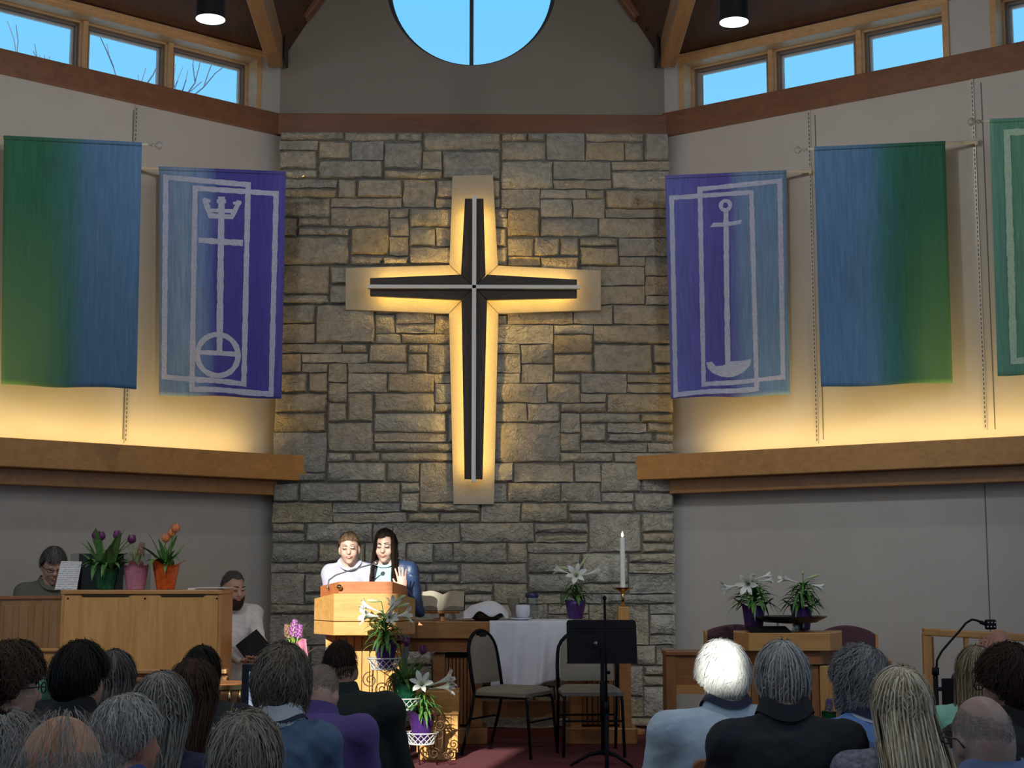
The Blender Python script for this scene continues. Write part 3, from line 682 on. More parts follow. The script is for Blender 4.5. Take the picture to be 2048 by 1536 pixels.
# bare tree outside the left clerestory
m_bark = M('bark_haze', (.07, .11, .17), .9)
def tree(base, H, label):
    rg = random.Random(5); mb = MB()
    def grow(p, d, ln, r, lev):
        q = p+d*ln; m_ = p+d*ln*.5+Vector((rg.uniform(-1, 1), rg.uniform(-1, 1), 0))*ln*.06
        mb.tube([p, m_, q], r, 5 if lev < 3 else 3, False, [r, r*.85, r*.7])
        if lev < 6:
            for k in range(3 if lev in (1, 2, 3) else 2):
                nd = (d+Vector((rg.uniform(-1, 1), rg.uniform(-1, 1), rg.uniform(-.1, .7)))*.62).normalized(); grow(q, nd, ln*rg.uniform(.62, .82), r*.66, lev+1)
    grow(Vector(base), Vector((0, 0, 1)), H*.30, H*.016, 0)
    return tag(mb.build('bare_tree', m_bark), label, 'tree')
gt = W(30, 105, 34.0)
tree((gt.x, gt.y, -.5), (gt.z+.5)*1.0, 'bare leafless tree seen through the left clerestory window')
# ================================================================== FURNITURE
m_honey_x = wood('honey_oak_x', (.50, .25, .065), (.64, .36, .12), 'x', .8, .35)
m_honey_z = wood('honey_oak_z', (.50, .25, .065), (.64, .36, .12), 'z', .8, .35)
m_desk = wood('cherry_board', (.33, .10, .035), (.46, .17, .06), 'x', 1.2, .35)
m_paper = M('paper', (.78, .78, .76), .8, var=.03)
m_flame = emit('flame', (1, .62, .30), 14)
m_taupe = M('taupe_upholstery', (.27, .235, .195), .85, var=.1, scale=60, bump=.3, bscale=300, bdist=.003)
m_plum = M('plum_upholstery', (.10, .045, .06), .85, var=.12, scale=60, bump=.3, bscale=300, bdist=.003)
m_linen = M('white_linen', (.70, .71, .80), .8, var=.03, scale=30, bump=.15, bscale=400, bdist=.002, sheen=.2)
m_darkgap = M('dark_groove', (.04, .025, .015), .9)
def planvert(plan):
    """plan: (px, Y, y_top, y_bottom) -> top and bottom world verts"""
    T = [W(p, t, Y) for p, Y, t, b in plan]; B = [Vector((q.x, q.y, W(p, b, Y).z)) for q, (p, Y, t, b) in zip(T, plan)]; return T, B
def loft2(T, B):
    n = len(T); mb = MB(); mb.add([tuple(p) for p in B]+[tuple(p) for p in T], [tuple(range(n))[::-1], tuple(range(n, 2*n))]+[(i, (i+1) % n, n+(i+1) % n, n+i) for i in range(n)])
    return mb
def boards(x0, x1, y, z0, z1, n, mat, parent, gap=.006, th=.018, name='board'):
    w = (x1-x0)/n; me = None
    for k in range(n):
        MB().box((x0+k*w+gap/2, y, z0), (x0+(k+1)*w-gap/2, y+th, z1)).build(name, mat, parent)
# ---------------- lectern
YL = 10.45
f0, f1 = W(668, 1187, YL), W(797, 1187, YL); l0 = W(629, 1197, YL+.27); r0 = W(830, 1197, YL+.27)
zb = W(700, 1271, YL).z; zs = (f0.z-l0.z)/.27
lect = thing('lectern', ((f0.x+f1.x)/2, YL+.3, 0), 'honey oak lectern with faceted desk box in sunlight', 'lectern')
def lectbox(z_lo, z_hi_at, name):
    pts = [(f0.x, YL), (f1.x, YL), (r0.x, YL+.27), (r0.x-.01, YL+.55), (l0.x+.01, YL+.55), (l0.x, YL+.27)]
    T = [Vector((x, y, z_hi_at(y))) for x, y in pts]; B = [Vector((x, y, z_lo)) for x, y in pts]
    return loft2(T, B).build(name, m_honey_x, lect, bev=.004)
zj = W(700, 1243, YL).z
lectbox(zb, lambda y: zj-.002, 'desk_box'); lectbox(zj+.002, lambda y: f0.z-zs*(y-YL), 'desk_box')
# cherry reading board on top, sloping to the reader
d0, d1 = W(678, 1163, YL+.05), W(785, 1162, YL+.05); e0, e1 = W(641, 1172, YL+.25), W(813, 1171, YL+.25)
zt_ = d0.z; pts = [(d0.x, YL+.05), (d1.x, YL+.05), (e1.x, YL+.25), (e1.x, YL+.5), (e0.x, YL+.5), (e0.x, YL+.25)]
sl_ = (zt_-e0.z)/.2
T = [Vector((x, y, zt_-sl_*(y-YL-.05))) for x, y in pts]; B = [Vector((p.x, p.y, p.z-.085)) for p in T]
loft2(T, B).build('reading_board', m_desk, lect, bev=.004)
kn = W(679, 1174, YL+.03); MB().lathe([(.017, 0), (.018, .012), (.012, .02), (0, .023)], kn, 14, Vector((0, -1, 0)), capt=False).build('knob', m_brass, lect, True)
cc = [W(x, y, YL+.12+.1*k) for k, (x, y) in enumerate(((655, 1176), (658, 1160), (672, 1150), (706, 1139), (746, 1128)))]
mic = MB().tube(cc, .0055, 8).build('gooseneck', M('grey_metal', (.25, .25, .27), .4, .5), lect, True)
MB().ell(W(752, 1126, YL+.53), (.018, .018, .018), 12, 8).build('microphone', m_chrome, mic, True)
# pages lying on the board
pg = MB(); q0 = Vector((d0.x+.05, YL+.12, zt_-sl_*.07+.004)); pg.box((q0.x, q0.y, 0), (q0.x+.30, q0.y+.22, .004), lambda x, y, z: (x, y, zt_-sl_*(y-YL-.05)+.003+z))
tag(pg.build('sheet_of_paper', m_paper), 'white sheets lying on the sloped top of the lectern', 'paper')
px0, px1 = W(661, 1400, YL+.28).x, W(800, 1400, YL+.28).x
MB().box((px0, YL+.30, .05), (px1, YL+.56, zb)).build('pedestal', m_honey_z, lect)
boards(px0, px1, YL+.28, .06, zb-.02, 9, m_honey_z, lect)
MB().box((px0-.03, YL+.26, 0), (px1+.03, YL+.6, .06)).build('plinth', m_honey_x, lect, bev=.004)
MB().box((px0-.035, YL+.24, zb-.09), (px0+.03, YL+.30, zb)).build('corbel', m_honey_z, lect)
# ---------------- low oak stand beside the lectern
YO = 10.62; a = W(832, 1382, YO); b = W(918, 1382, YO); zc_ = W(870, 1430, YO).z; zd = W(870, 1500, YO).z
st = thing('oak_stand', ((a.x+b.x)/2, YO+.15, 0), 'low honey oak stand with grooved front beside the lectern', 'stand')
MB().box((a.x, YO, zc_), (b.x, YO+.32, a.z)).build('top_block', m_honey_x, st, bev=.008)
MB().box((a.x+.005, YO+.025, .05), (b.x-.005, YO+.3, zc_)).build('body', m_honey_z, st)
boards(a.x+.005, b.x-.005, YO+.008, .052, zc_-.004, 6, m_honey_z, st)
MB().box((a.x+.03, YO+.02, 0), (b.x-.025, YO+.28, .05)).build('plinth', m_honey_x, st)
# ---------------- organ console
YG = 10.12; ga, gb = W(125, 1180, YG), W(444, 1180, YG); gt_ = ga.z
m_orgf = wood('organ_oak_z', (.54, .27, .075), (.70, .39, .14), 'z', .7, .4)
org = thing('organ_console', ((ga.x+gb.x)/2, YG+.25, 0), 'oak organ console with plain back panel and grooved side screen', 'organ')
MB().box((ga.x+.01, YG+.012, .12), (gb.x-.02, YG+.42, gt_-.03)).build('case', m_orgf, org)
MB().box((ga.x+.012, YG, .14), (gb.x-.022, YG+.012, gt_-.036)).build('back_panel', m_orgf, org, bev=.003)
mb = MB(); x0, x1 = ga.x-.01, gb.x+.005
mb.box((x0, YG-.012, gt_-.028), (x1, YG+.44, gt_))
mb.build('top', m_oak_x, org, bev=.005)
for pa, pb in ((160, 262), (318, 412)):
    A_, B_ = W(pa, 1191, YG-.002).x, W(pb, 1191, YG-.002).x
    MB().prism([Vector((A_, 0, gt_-.030)), Vector((B_, 0, gt_-.030)), Vector((B_-.02, 0, gt_-.046)), Vector((A_+.02, 0, gt_-.046))], (0, YG-.004, 0), (0, YG+.004, 0)).build('hand_slot', m_darkgap, org)
for pxs in (136, 290, 434): MB().lathe([(.006, 0), (.006, .004)], W(pxs, 1197, YG-.001), 8, Vector((0, -1, 0))).build('screw', m_blackm, org)
MB().box((gb.x-.02, YG-.004, .0), (gb.x+.0, YG+.43, gt_-.03)).build('side_post', m_oak_z, org)
MB().box((ga.x-.005, YG-.006, .0), (ga.x+.015, YG+.43, gt_-.03)).build('side_post', m_oak_z, org)
MB().box((ga.x-.01, YG-.02, 0), (gb.x+.0, YG+.43, .12)).build('plinth', m_oakd_x, org)
# grooved left screen turned a little to the nave
s0 = W(3, 1192, YG-.25); s1 = Vector((ga.x-.006, YG, s0.z)); tv = (s1-s0); tv.z = 0; ln = tv.length; tv.normalize(); nv = Vector((tv.y, -tv.x, 0))
fs = lambda u, d, z: tuple(Vector((s0.x, s0.y, 0))+tv*u+nv*d+Vector((0, 0, z)))
m_scr = wood('screen_oak', (.27, .145, .055), (.36, .20, .085), 'z', .7, .5)
MB().box((0, -.03, -.28), (ln, 0, s0.z-.02), fs).build('screen_frame', m_scr, org)
for k in range(4):
    w_ = ln/4; MB().box((k*w_+.022, 0, -.1), ((k+1)*w_-.022, .008, s0.z-.06), fs).build('screen_panel', m_scr, org, bev=.004)
MB().box((-.01, -.04, s0.z-.02), (ln, .012, s0.z), fs).build('screen_cap', m_oakd_x, org)
ra, rb = W(158, 1107, YG+.22), W(245, 1180, YG+.22)
MB().box((ra.x, YG+.22, gt_), (rb.x, YG+.235, ra.z)).build('music_rack', m_black, org, bev=.003)
ra, rb = W(126, 1107, YG+.14), W(300, 1180, YG+.14)
m_acr = glassm('acrylic', (.82, .84, .84), .06, .05)
MB().box((ra.x+.05, YG+.14, gt_), (rb.x, YG+.145, ra.z)).build('clear_rack', m_acr, org)
# sheet music leaning on the rack, printed with text lines
def page_mat():
    m, t, p = _new('printed_page'); c = t.nodes.new('ShaderNodeTexCoord'); w = t.nodes.new('ShaderNodeTexWave'); w.wave_type = 'BANDS'; w.bands_direction = 'Z'; w.inputs['Scale'].default_value = 22
    t.links.new(c.outputs['Object'], w.inputs[0]); mp = t.nodes.new('ShaderNodeMapping'); mp.inputs['Scale'].default_value = (90, 1, 60); t.links.new(c.outputs['Object'], mp.inputs[0])
    n = _noise(t, mp.outputs[0], 1.2, 1); a = t.nodes.new('ShaderNodeMath'); a.operation = 'MULTIPLY'; t.links.new(w.outputs[1], a.inputs[0]); t.links.new(n, a.inputs[1])
    t.links.new(_ramp(t, a.outputs[0], [(.36, (.68, .69, .72)), (.46, (.30, .31, .36))]), p.inputs['Base Color']); p.inputs['Roughness'].default_value = .8; return m
P = [W(*q, YG+.10) for q in ((110, 1180), (154, 1180), (161, 1123), (119, 1122))]
P = [Vector((p.x, YG+.09+.05*(p.z-gt_)/.2, max(p.z, gt_+.002))) for p in P]
tag(MB().prism(P, (0, 0, 0), (0, .003, 0)).build('sheet_music', page_mat()), 'printed white sheet music propped on the organ', 'paper')
pp = W(380, 1178, YG+.12); pq = W(452, 1178, YG+.2)
mb = MB(); mb.box((pp.x, YG+.05, gt_+.001), (pq.x-.03, YG+.32, gt_+.012)); mb.box((pp.x+.05, YG+.03, gt_+.012), (pq.x+.03, YG+.3, gt_+.016)); tag(mb.build('paper_stack', m_paper), 'thin stack of white papers on the organ top', 'paper')
# ---------------- oak partition in front of the organ
YP = 9.62; p0 = W(40, 1297, YP); p1 = W(156, 1297, YP); p2 = W(455, 1338, YP)
par = thing('oak_partition', ((p0.x+p2.x)/2, YP, -.28), 'oak partition with a taller end panel in front of the organ', 'partition')
MB().box((p0.x, YP, -.28), (p1.x, YP+.05, p0.z-.02)).build('end_panel', m_oak_x, par); MB().box((p0.x-.02, YP-.02, p0.z-.02), (p1.x+.02, YP+.07, p0.z)).build('cap', m_oak_x, par, bev=.005)
MB().box((p1.x, YP+.01, -.28), (p2.x, YP+.05, p2.z-.03)).build('long_panel', m_oakd_x, par)
for k, (dz, pr) in enumerate(((0, .03), (-.05, .02), (-.095, .03))): MB().box((p1.x, YP-pr, p2.z+dz-.028), (p2.x, YP+.05, p2.z+dz)).build('moulding', m_oakd_x if k else m_oak_x, par, bev=.006)
# ---------------- kettle drum and monitor
YD = 8.7; dc = W(447, 1360, YD); dz = dc.z
dr = thing('kettle_drum', (dc.x, YD, -.28), 'round drum with a brass rim and rods in front of the organ', 'drum')
MB().lathe([(.06, .42), (.135, .5), (.15, .6), (.15, dz+.25)], (dc.x, YD, -.28), 32).build('shell', wood('drum_wood', (.16, .07, .03), (.24, .11, .05), 'z'), dr, True, flat_angle=40)
MB().lathe([(.145, dz+.25), (.148, dz+.268), (.0, dz+.27)], (dc.x, YD, -.28), 32, capb=False, capt=False).build('drum_head', m_oakd_x, dr)
MB().lathe([(.15, dz+.235), (.168, dz+.235), (.168, dz+.262), (.15, dz+.262)], (dc.x, YD, -.28), 32, capb=False, capt=False).build('rim', m_brass, dr, True, flat_angle=40)
for k in range(16):
    a_ = 2*math.pi*k/16; q = Vector((dc.x+.158*math.cos(a_), YD+.158*math.sin(a_), 0)); MB().tube([q+Vector((0, 0, dz-.15)), q+Vector((0, 0, dz-.03))], .008, 6).build('tension_rod', m_brass, dr, True)
for k in range(3):
    a_ = 2*math.pi*k/3+.4; MB().tube([(dc.x+.05*math.cos(a_), YD+.05*math.sin(a_), .16), (dc.x+.2*math.cos(a_), YD+.2*math.sin(a_), -.275)], .012, 8).build('leg', m_blackm, dr)
YM = 7.75; a = W(484, 1328, YM); b = W(632, 1328, YM); zb_ = W(560, 1452, YM).z
mon = thing('monitor', ((a.x+b.x)/2, YM, -.28), 'dark framed monitor with pale blue screen standing before the front row', 'monitor')
MB().box((a.x, YM, zb_), (b.x, YM+.04, a.z)).build('housing', M('navy_plastic', (.012, .018, .03), .5), mon, bev=.004)
def screen_mat():
    m, t, p = _new('screen_image'); v = _coord(t, (3, 3, 3)); n = _noise(t, v, 1.6, 2, .4, .6)
    c = _ramp(t, n, [(.35, (.10, .25, .62)), (.5, (.34, .48, .72)), (.65, (.55, .62, .74))]); t.links.new(c, p.inputs['Emission Color']); p.inputs['Emission Strength'].default_value = .75; p.inputs['Base Color'].default_value = (.02, .02, .02, 1); return m
MB().box((a.x+.038, YM-.003, zb_+.03), (b.x-.02, YM+.001, a.z-.038)).build('screen', screen_mat(), mon)
mb = MB(); cx = (a.x+b.x)/2; mb.box((cx-.03, YM+.04, -.26), (cx+.03, YM+.07, zb_+.2)); mb.box((cx-.2, YM-.1, -.28), (cx+.2, YM+.2, -.26)); mb.build('stand', m_black, mon)
# ---------------- altar table
YA = 11.55; A0 = W(790, 1243, YA); A1 = W(1262, 1243, YA); za = A0.z; zap = W(900, 1277, YA).z
m_alt = wood('altar_oak', (.33, .15, .05), (.44, .22, .08), 'x', .7, .4)
alt = thing('altar_table', ((A0.x+A1.x)/2, YA+.35, 0), 'long oak altar table with grooved trestle legs', 'table')
MB().box((A0.x, YA, zap), (A1.x, YA+.5, za)).build('top', m_alt, alt, bev=.006)
MB().box((A0.x+.1, YA+.05, W(900, 1304, YA).z), (A1.x-.1, YA+.47, zap)).build('under_frame', m_oakd_x, alt)
for pa, pb in ((866, 965), (1140, 1262)):
    xa_, xb_ = W(pa, 1350, YA+.1).x, W(pb, 1350, YA+.1).x; zt2 = W(900, 1308, YA+.1).z
    for q in (xa_, xb_-.09): MB().box((q, YA+.1, .12), (q+.09, YA+.42, zt2)).build('post', m_alt, alt, bev=.004)
    MB().box((xa_+.09, YA+.14, .14), (xb_-.09, YA+.4, zt2)).build('leg_core', m_darkgap, alt)
    boards(xa_+.09, xb_-.09, YA+.125, .14, zt2-.03, 7, m_oakd_z, alt, .008, .014, 'slat')
    MB().box((xa_-.04, YA+.02, .0), (xb_+.04, YA+.48, .12)).build('foot', m_alt, alt, bev=.008)
MB().box((W(965, 1400, YA+.3).x, YA+.28, .18), (W(1140, 1400, YA+.3).x, YA+.36, .30)).build('stretcher', m_alt, alt)
# white runner hanging over the front edge in folds, pointed lower edge
xa_, xb_ = W(979, 1243, YA).x, W(1150, 1243, YA).x
def runner(u, v):
    x = xa_+(xb_-xa_)*u; k = .5+.5*math.cos(u*9.5+1.0)*.6+.2*math.cos(u*23)
    if v < .3:
        return (x, YA+.495-(.495+.012)*v/.3, za+.004)
    w = (v-.3)/.7; yb = 1388 if u < .18 else (1388-(u-.18)/.82*38); zend = W(1000, yb, YA-.02).z; z = za-(za-zend)*w
    return (x+.012*math.sin(u*14+w*2)*w, YA-.014-.045*w*k-.045*(.5+.5*math.sin(u*19+1+w*1.2))*w**.6-.02*(.5+.5*math.sin(u*41+w*2))*w**.6, z+.004)
tag(MB().grid(runner, 70, 40).build('altar_cloth', m_linen, smooth=True, solid=.003), 'white linen cloth draped over the front of the altar table', 'cloth')
# open book on a wooden stand
YB = YA+.25; bc = W(884, 1236, YB)
bs = thing('book_stand', (bc.x, YB, za), 'low wooden book stand on the altar table', 'stand')
MB().box((bc.x-.06, YB-.05, za), (bc.x+.06, YB+.1, za+.015)).build('base', m_oakd_x, bs); MB().box((bc.x-.02, YB-.01, za+.015), (bc.x+.02, YB+.04, za+.07)).build('post', m_oakd_z, bs)
tilt = R(28); bz = za+.07
def bk(x, y, z): return (bc.x+x, YB-.06+y*math.cos(tilt)-z*math.sin(tilt), bz+y*math.sin(tilt)+z*math.cos(tilt)+.005)
MB().box((-.14, -.02, -.012), (.14, .24, 0), bk).build('rest', m_oakd_x, bs)
ob = thing('open_book', (bc.x, YB, bz), 'large open Bible with cream pages on the altar book stand', 'book')
for sg in (-1, 1):
    def pgf(u, v, sg=sg, h=0): return bk(sg*u*.17, v*.24, .012+.034*math.sin(min(1, u*1.25)*math.pi*.72)+h)
    mb = MB(); mb.grid(lambda u, v: pgf(u, v), 10, 4); n0 = len(mb.v); mb.grid(lambda u, v: bk(sg*u*.17, v*.24, .002), 10, 4)
    for i in range(10): mb.f.append((i, i+1, n0+i+1, n0+i)); mb.m.append(0)
    for j in range(4): mb.f.append((10+j*11, 10+(j+1)*11, n0+10+(j+1)*11, n0+10+j*11)); mb.m.append(0)
    mb.build('pages', M('cream_pages', (.36, .33, .27), .85, var=.06, scale=40, stretch=(1, 1, 14)), ob, True, flat_angle=40)
MB().box((-.178, -.004, -.002), (.178, .248, .003), bk).build('cover', m_black, ob)
# napkin over a bread basket
nc = W(972, 1243, YA+.18)
bb = thing('bread_basket', (nc.x, YA+.18, za), 'dark bread basket under a white napkin on the altar', 'basket')
MB().lathe([(.08, 0), (.13, .03), (.14, .06), (.11, .095), (.0, .11)], (nc.x, YA+.18, za+.002), 20, capt=False).build('bowl', M('dark_wicker', (.05, .03, .02), .8, bump=.6, bscale=80), bb, True)
def nap(u, v):
    x, y = (u-.5)*.36, (v-.5)*.32; r = math.hypot(x/.17, y/.15); h = .135*max(0, 1-r*r*.42)+.008*math.sin(9*u+4*v)
    e = max(0, r-.7)*.1
    return (nc.x+x*(1-.03*r), YA+.18+y, za+max(.012, h-e*(1+math.sin(u*13))*.5)+.012)
tag(MB().grid(nap, 24, 20).build('napkin', m_linen, smooth=True, solid=.003), 'white napkin draped over the bread basket on the altar', 'napkin')
# chalice, cup, plate, glass pitcher
vc = W(1027, 1236, YA+.34); t = thing('chalice', (vc.x, YA+.34, za), 'grey stoneware chalice on the altar table', 'cup')
MB().lathe([(.05, 0), (.048, .01), (.018, .03), (.018, .06), (.03, .08), (.045, .12), (.052, .17), (.047, .17), (.04, .12), (.0, .09)], (vc.x, YA+.34, za), 24, capt=False).build('cup', M('stoneware', (.22, .20, .16), .5, var=.1), t, True, flat_angle=50)
vc = W(1046, 1240, YA+.12); t = thing('white_cup', (vc.x, YA+.12, za+.02), 'plain white ceramic cup on a small plate on the altar', 'cup')
MB().lathe([(.036, 0), (.05, .02), (.056, .06), (.05, .1), (.046, .1), (.05, .06), (.0, .012)], (vc.x, YA+.12, za+.022), 24, capt=False).build('body', m_linen, t, True)
vp = W(1040, 1240, YA+.12); tag(MB().lathe([(.05, .0), (.09, .014), (.09, .018), (.05, .008), (0, .006)], (vp.x, YA+.12, za+.006), 28, capt=False).build('small_plate', m_linen, smooth=True), 'small white plate on the altar cloth', 'plate')
vg = W(1064, 1240, YA+.42); t = thing('glass_pitcher', (vg.x, YA+.42, za), 'clear glass pitcher with a dark blue rim on the altar', 'pitcher')
MB().lathe([(.04, 0), (.055, .04), (.05, .12), (.045, .17)], (vg.x, YA+.42, za+.006), 24, capt=False).build('glass', glassm('clear_glass', (.80, .84, .86), .10), t, True)
MB().lathe([(.045, .165), (.053, .17), (.053, .2), (.045, .205)], (vg.x, YA+.42, za+.006), 24, capt=False, capb=False).build('rim_band', M('navy_glaze', (.03, .035, .10), .3), t, True)
MB().tube([(vg.x+.05, YA+.42, za+.16), (vg.x+.10, YA+.42, za+.13), (vg.x+.09, YA+.42, za+.07), (vg.x+.055, YA+.42, za+.05)], .006, 6).build('handle', glassm('clear_glass2', (.80, .84, .86), .10), t, True)
# ---------------- paschal candle
YC = 12.4; kb = W(1246, 1213, YC); kx = kb.x
cs = thing('candle_stand', (kx, YC, 0), 'tall oak candle stand topped with a brass dish by the stone wall', 'candle stand')
mb = MB(); mb.box((kx-.045, YC-.045, .03), (kx+.045, YC+.045, kb.z)); mb.build('post', m_honey_z, cs, bev=.006)
MB().lathe([(.17, 0), (.17, .025), (.15, .03)], (kx, YC, 0), 32).build('base', m_oak_x, cs)
zd_ = W(1246, 1176, YC).z
MB().tube([(kx, YC, kb.z), (kx, YC, zd_)], .015, 12).build('brass_rod', m_brass, cs, True)
MB().lathe([(.014, -.05), (.03, -.03), (.085, -.005), (.09, .004), (.02, .003)], (kx, YC, zd_), 28, capb=False).build('dish', m_brass, cs, True, flat_angle=50)
zt2 = W(1246, 1076, YC).z
ca = thing('candle', (kx, YC, zd_+.003), 'tall lit white candle on the brass dish', 'candle')
MB().lathe([(.021, 0), (.021, zt2-zd_-.01), (.017, zt2-zd_), (.0, zt2-zd_-.004)], (kx, YC, zd_+.004), 20, capt=False).build('wax', M('white_wax', (.86, .85, .82), .5, var=.02), ca, True, flat_angle=50)
MB().tube([(kx, YC, zt2-.004), (kx, YC, zt2+.014)], .002, 5).build('wick', m_black, ca)
MB().lathe([(.0, 0), (.008, .008), (.01, .018), (.006, .034), (.0, .05)], (kx, YC, zt2+.006), 12, capb=False, capt=False).build('flame', m_flame, ca, True)
# ---------------- banquet chairs on the platform
def chair(loc, rz, label):
    t = thing('banquet_chair', loc, label, 'chair', 'chairs by the altar'); Rm = Matrix.Rotation(rz, 3, 'Z'); o = Vector(loc)
    G = lambda x, y, z: tuple(o+Rm @ Vector((x, y, z)))
    def GB(mb): mb.v = [G(*p) for p in mb.v]; return mb
    def cush(u, v):   # seat cushion top
        x, y = (u-.5)*.44, (v-.5)*.43; r = max(abs(u-.5), abs(v-.5))*2; return (x*(1-.02*r), y, .475-.022*max(0, r-.72)**2*20+.004)
    mb = MB(); mb.grid(cush, 14, 14); n0 = len(mb.v); mb.grid(lambda u, v: ((u-.5)*.43, (v-.5)*.42, .42), 14, 14)
    for i in range(14):
        for a_, b_ in ((i, i+1), (14*15+i, 14*15+i+1)): mb.f.append((a_, b_, n0+b_, n0+a_)); mb.m.append(0)
        for a_, b_ in ((i*15, (i+1)*15), (i*15+14, (i+1)*15+14)): mb.f.append((a_, b_, n0+b_, n0+a_)); mb.m.append(0)
    GB(mb).build('seat', m_taupe, t, True, flat_angle=60)
    # back: arched frame and padded panel, leaning backwards
    def lean(z): return -.20-.17*(z-.45)
    W2 = .215
    arch = [(-W2, .44)]+[(-W2-.005, .6)]+[(-W2*math.cos(a_), .70+.17*math.sin(a_)) for a_ in [math.pi*k/12 for k in range(13)]]+[(W2+.005, .6), (W2, .44)]
    mb = MB(); mb.tube([(x, lean(z), z) for x, z in arch], .013, 8); GB(mb).build('back_frame', m_blackm, t, True)
    def bp(u, v, d):
        z = .50+.335*v; hw = W2-.018 if z < .70 else (W2-.018)*math.sqrt(max(.02, 1-((z-.70)/.165)**2))
        return ((u-.5)*2*hw, lean(z)+d*(1-(2*abs(u-.5))**4)*(1-.5*(2*abs(v-.5))**6), z)
    mb = MB(); mb.grid(lambda u, v: bp(u, v, .03), 12, 14); mb.grid(lambda u, v: bp(1-u, v, -.015), 12, 14); GB(mb).build('backrest', m_taupe, t, True)
    mb = MB(); mb.cbox((0, lean(.80), .835), (.10, .03, .045)); GB(mb).build('hand_hold', m_black, t)
    for sg in (-1, 1):
        mb = MB(); mb.tube([(sg*.2, .2, .42), (sg*.205, .215, .38), (sg*.215, .25, .0)], .011, 8); GB(mb).build('leg', m_blackm, t, True)
        mb = MB(); mb.tube([(sg*W2, lean(.44), .44), (sg*.215, -.22, .3), (sg*.215, -.30, .0)], .011, 8); GB(mb).build('leg', m_blackm, t, True)
        mb = MB(); mb.tube([(sg*.205, .2, .415), (sg*.21, -.19, .415)], .011, 8); GB(mb).build('side_rail', m_blackm, t, True)
    for y in (.235, -.25):
        mb = MB(); mb.tube([(-.2, y, .25), (.2, y, .25)], .008, 6); GB(mb).build('cross_rail', m_blackm, t, True)
    return t
qA = W(1035, 1500, 10.8); chair((qA.x-.03, 10.95, 0), R(-118), 'taupe banquet chair turned sideways between lectern and music stand')
qB = W(1183, 1500, 10.9); chair((qB.x, 11.0, 0), R(182), 'taupe banquet chair half hidden behind the music stand')
# ---------------- music stand
YS2 = 10.35; d0_, d1_ = W(1133, 1240, YS2+.05), W(1272, 1240, YS2+.05); e0_ = W(1131, 1326, YS2-.03)
ms = thing('music_stand', (W(1205, 1500, YS2).x, YS2+.05, 0), 'black orchestral music stand with a solid desk', 'music stand')
cx = (d0_.x+d1_.x)/2; hw = (d1_.x-d0_.x)/2; z0_, z1_ = e0_.z, d0_.z
def dk(x, y, z): return (cx+x, YS2+.06*(z-z0_)/(z1_-z0_)*1.6-.03+y, z)
mb = MB(); rc_ = .022; prof = [(-hw, z0_), (hw, z0_)]+[(hw-rc_+rc_*math.cos(a_), z1_-rc_+rc_*math.sin(a_)) for a_ in (0, .4, .8, 1.2, 1.571)]+[(-hw+rc_-rc_*math.sin(a_), z1_-rc_+rc_*math.cos(a_)) for a_ in (0, .4, .8, 1.2, 1.571)]
mb.prism([Vector((x, 0, z)) for x, z in prof], (0, -.002, 0), (0, .004, 0)); mb.v = [dk(*p) for p in mb.v]; mb.build('desk', m_blackm, ms)
for zz in (z1_-.055, z1_-.08): MB().box((-hw+.01, -.006, zz), (hw-.01, -.001, zz+.006), dk).build('desk_rib', m_blackm, ms)
MB().box((-hw-.003, -.003, z0_-.004), (hw, .06, z0_+.002), dk).build('lip', m_blackm, ms)
sx = W(1205, 1420, YS2).x
MB().tube([(sx, YS2-.02, .07), (sx, YS2-.02, z0_+.1)], .014, 10).build('pole', m_blackm, ms, True)
MB().tube([(sx, YS2-.02, .3), (sx, YS2-.02, .56)], .019, 10).build('outer_tube', m_blackm, ms, True)
mb = MB(); mb.lathe([(.01, 0), (.022, .005), (.022, .02), (.008, .03)], (sx-.03, YS2-.025, z0_+.13), 10, Vector((-1, 0, 0))); mb.build('tilt_knob', m_chrome, ms)
for a_ in (200, 320, 80):
    c_, s_ = math.cos(R(a_)), math.sin(R(a_)); MB().tube([(sx, YS2-.02, .09), (sx+.1*c_, YS2-.02+.1*s_, .075), (sx+.24*c_, YS2-.02+.24*s_, .008)], .012, 8, rs=[.016, .014, .008]).build('leg', m_blackm, ms, True)
# ---------------- microphone stand in front of the platform
YK = 9.7; mh = W(1209, 1196, YK); m2 = W(1213, 1340, YK); m3 = W(1213, 1536, YK)
mk = thing('microphone_stand', (m3.x, YK, -.28), 'thin black microphone stand before the music stand', 'microphone stand')
MB().tube([(m3.x, YK, -.26), (m2.x, YK, m2.z-.25)], .0135, 10).build('lower_tube', m_blackm, mk, True)
MB().tube([(m2.x, YK, m2.z-.3), (mh.x, YK, mh.z)], .008, 8).build('upper_tube', m_blackm, mk, True)
MB().tube([(m2.x, YK, m2.z-.27), (m2.x, YK, m2.z-.2)], .018, 10).build('clutch', m_black, mk, True)
MB().ell(mh, (.014, .014, .016), 12, 8).build('microphone', m_black, mk, True)
MB().ell(W(1217, 1345, YK), (.012, .01, .012), 10, 6).build('clip', m_blackm, mk)
MB().lathe([(.14, 0), (.14, .012), (.03, .03)], (m3.x, YK, -.28), 28).build('base', m_blackm, mk)
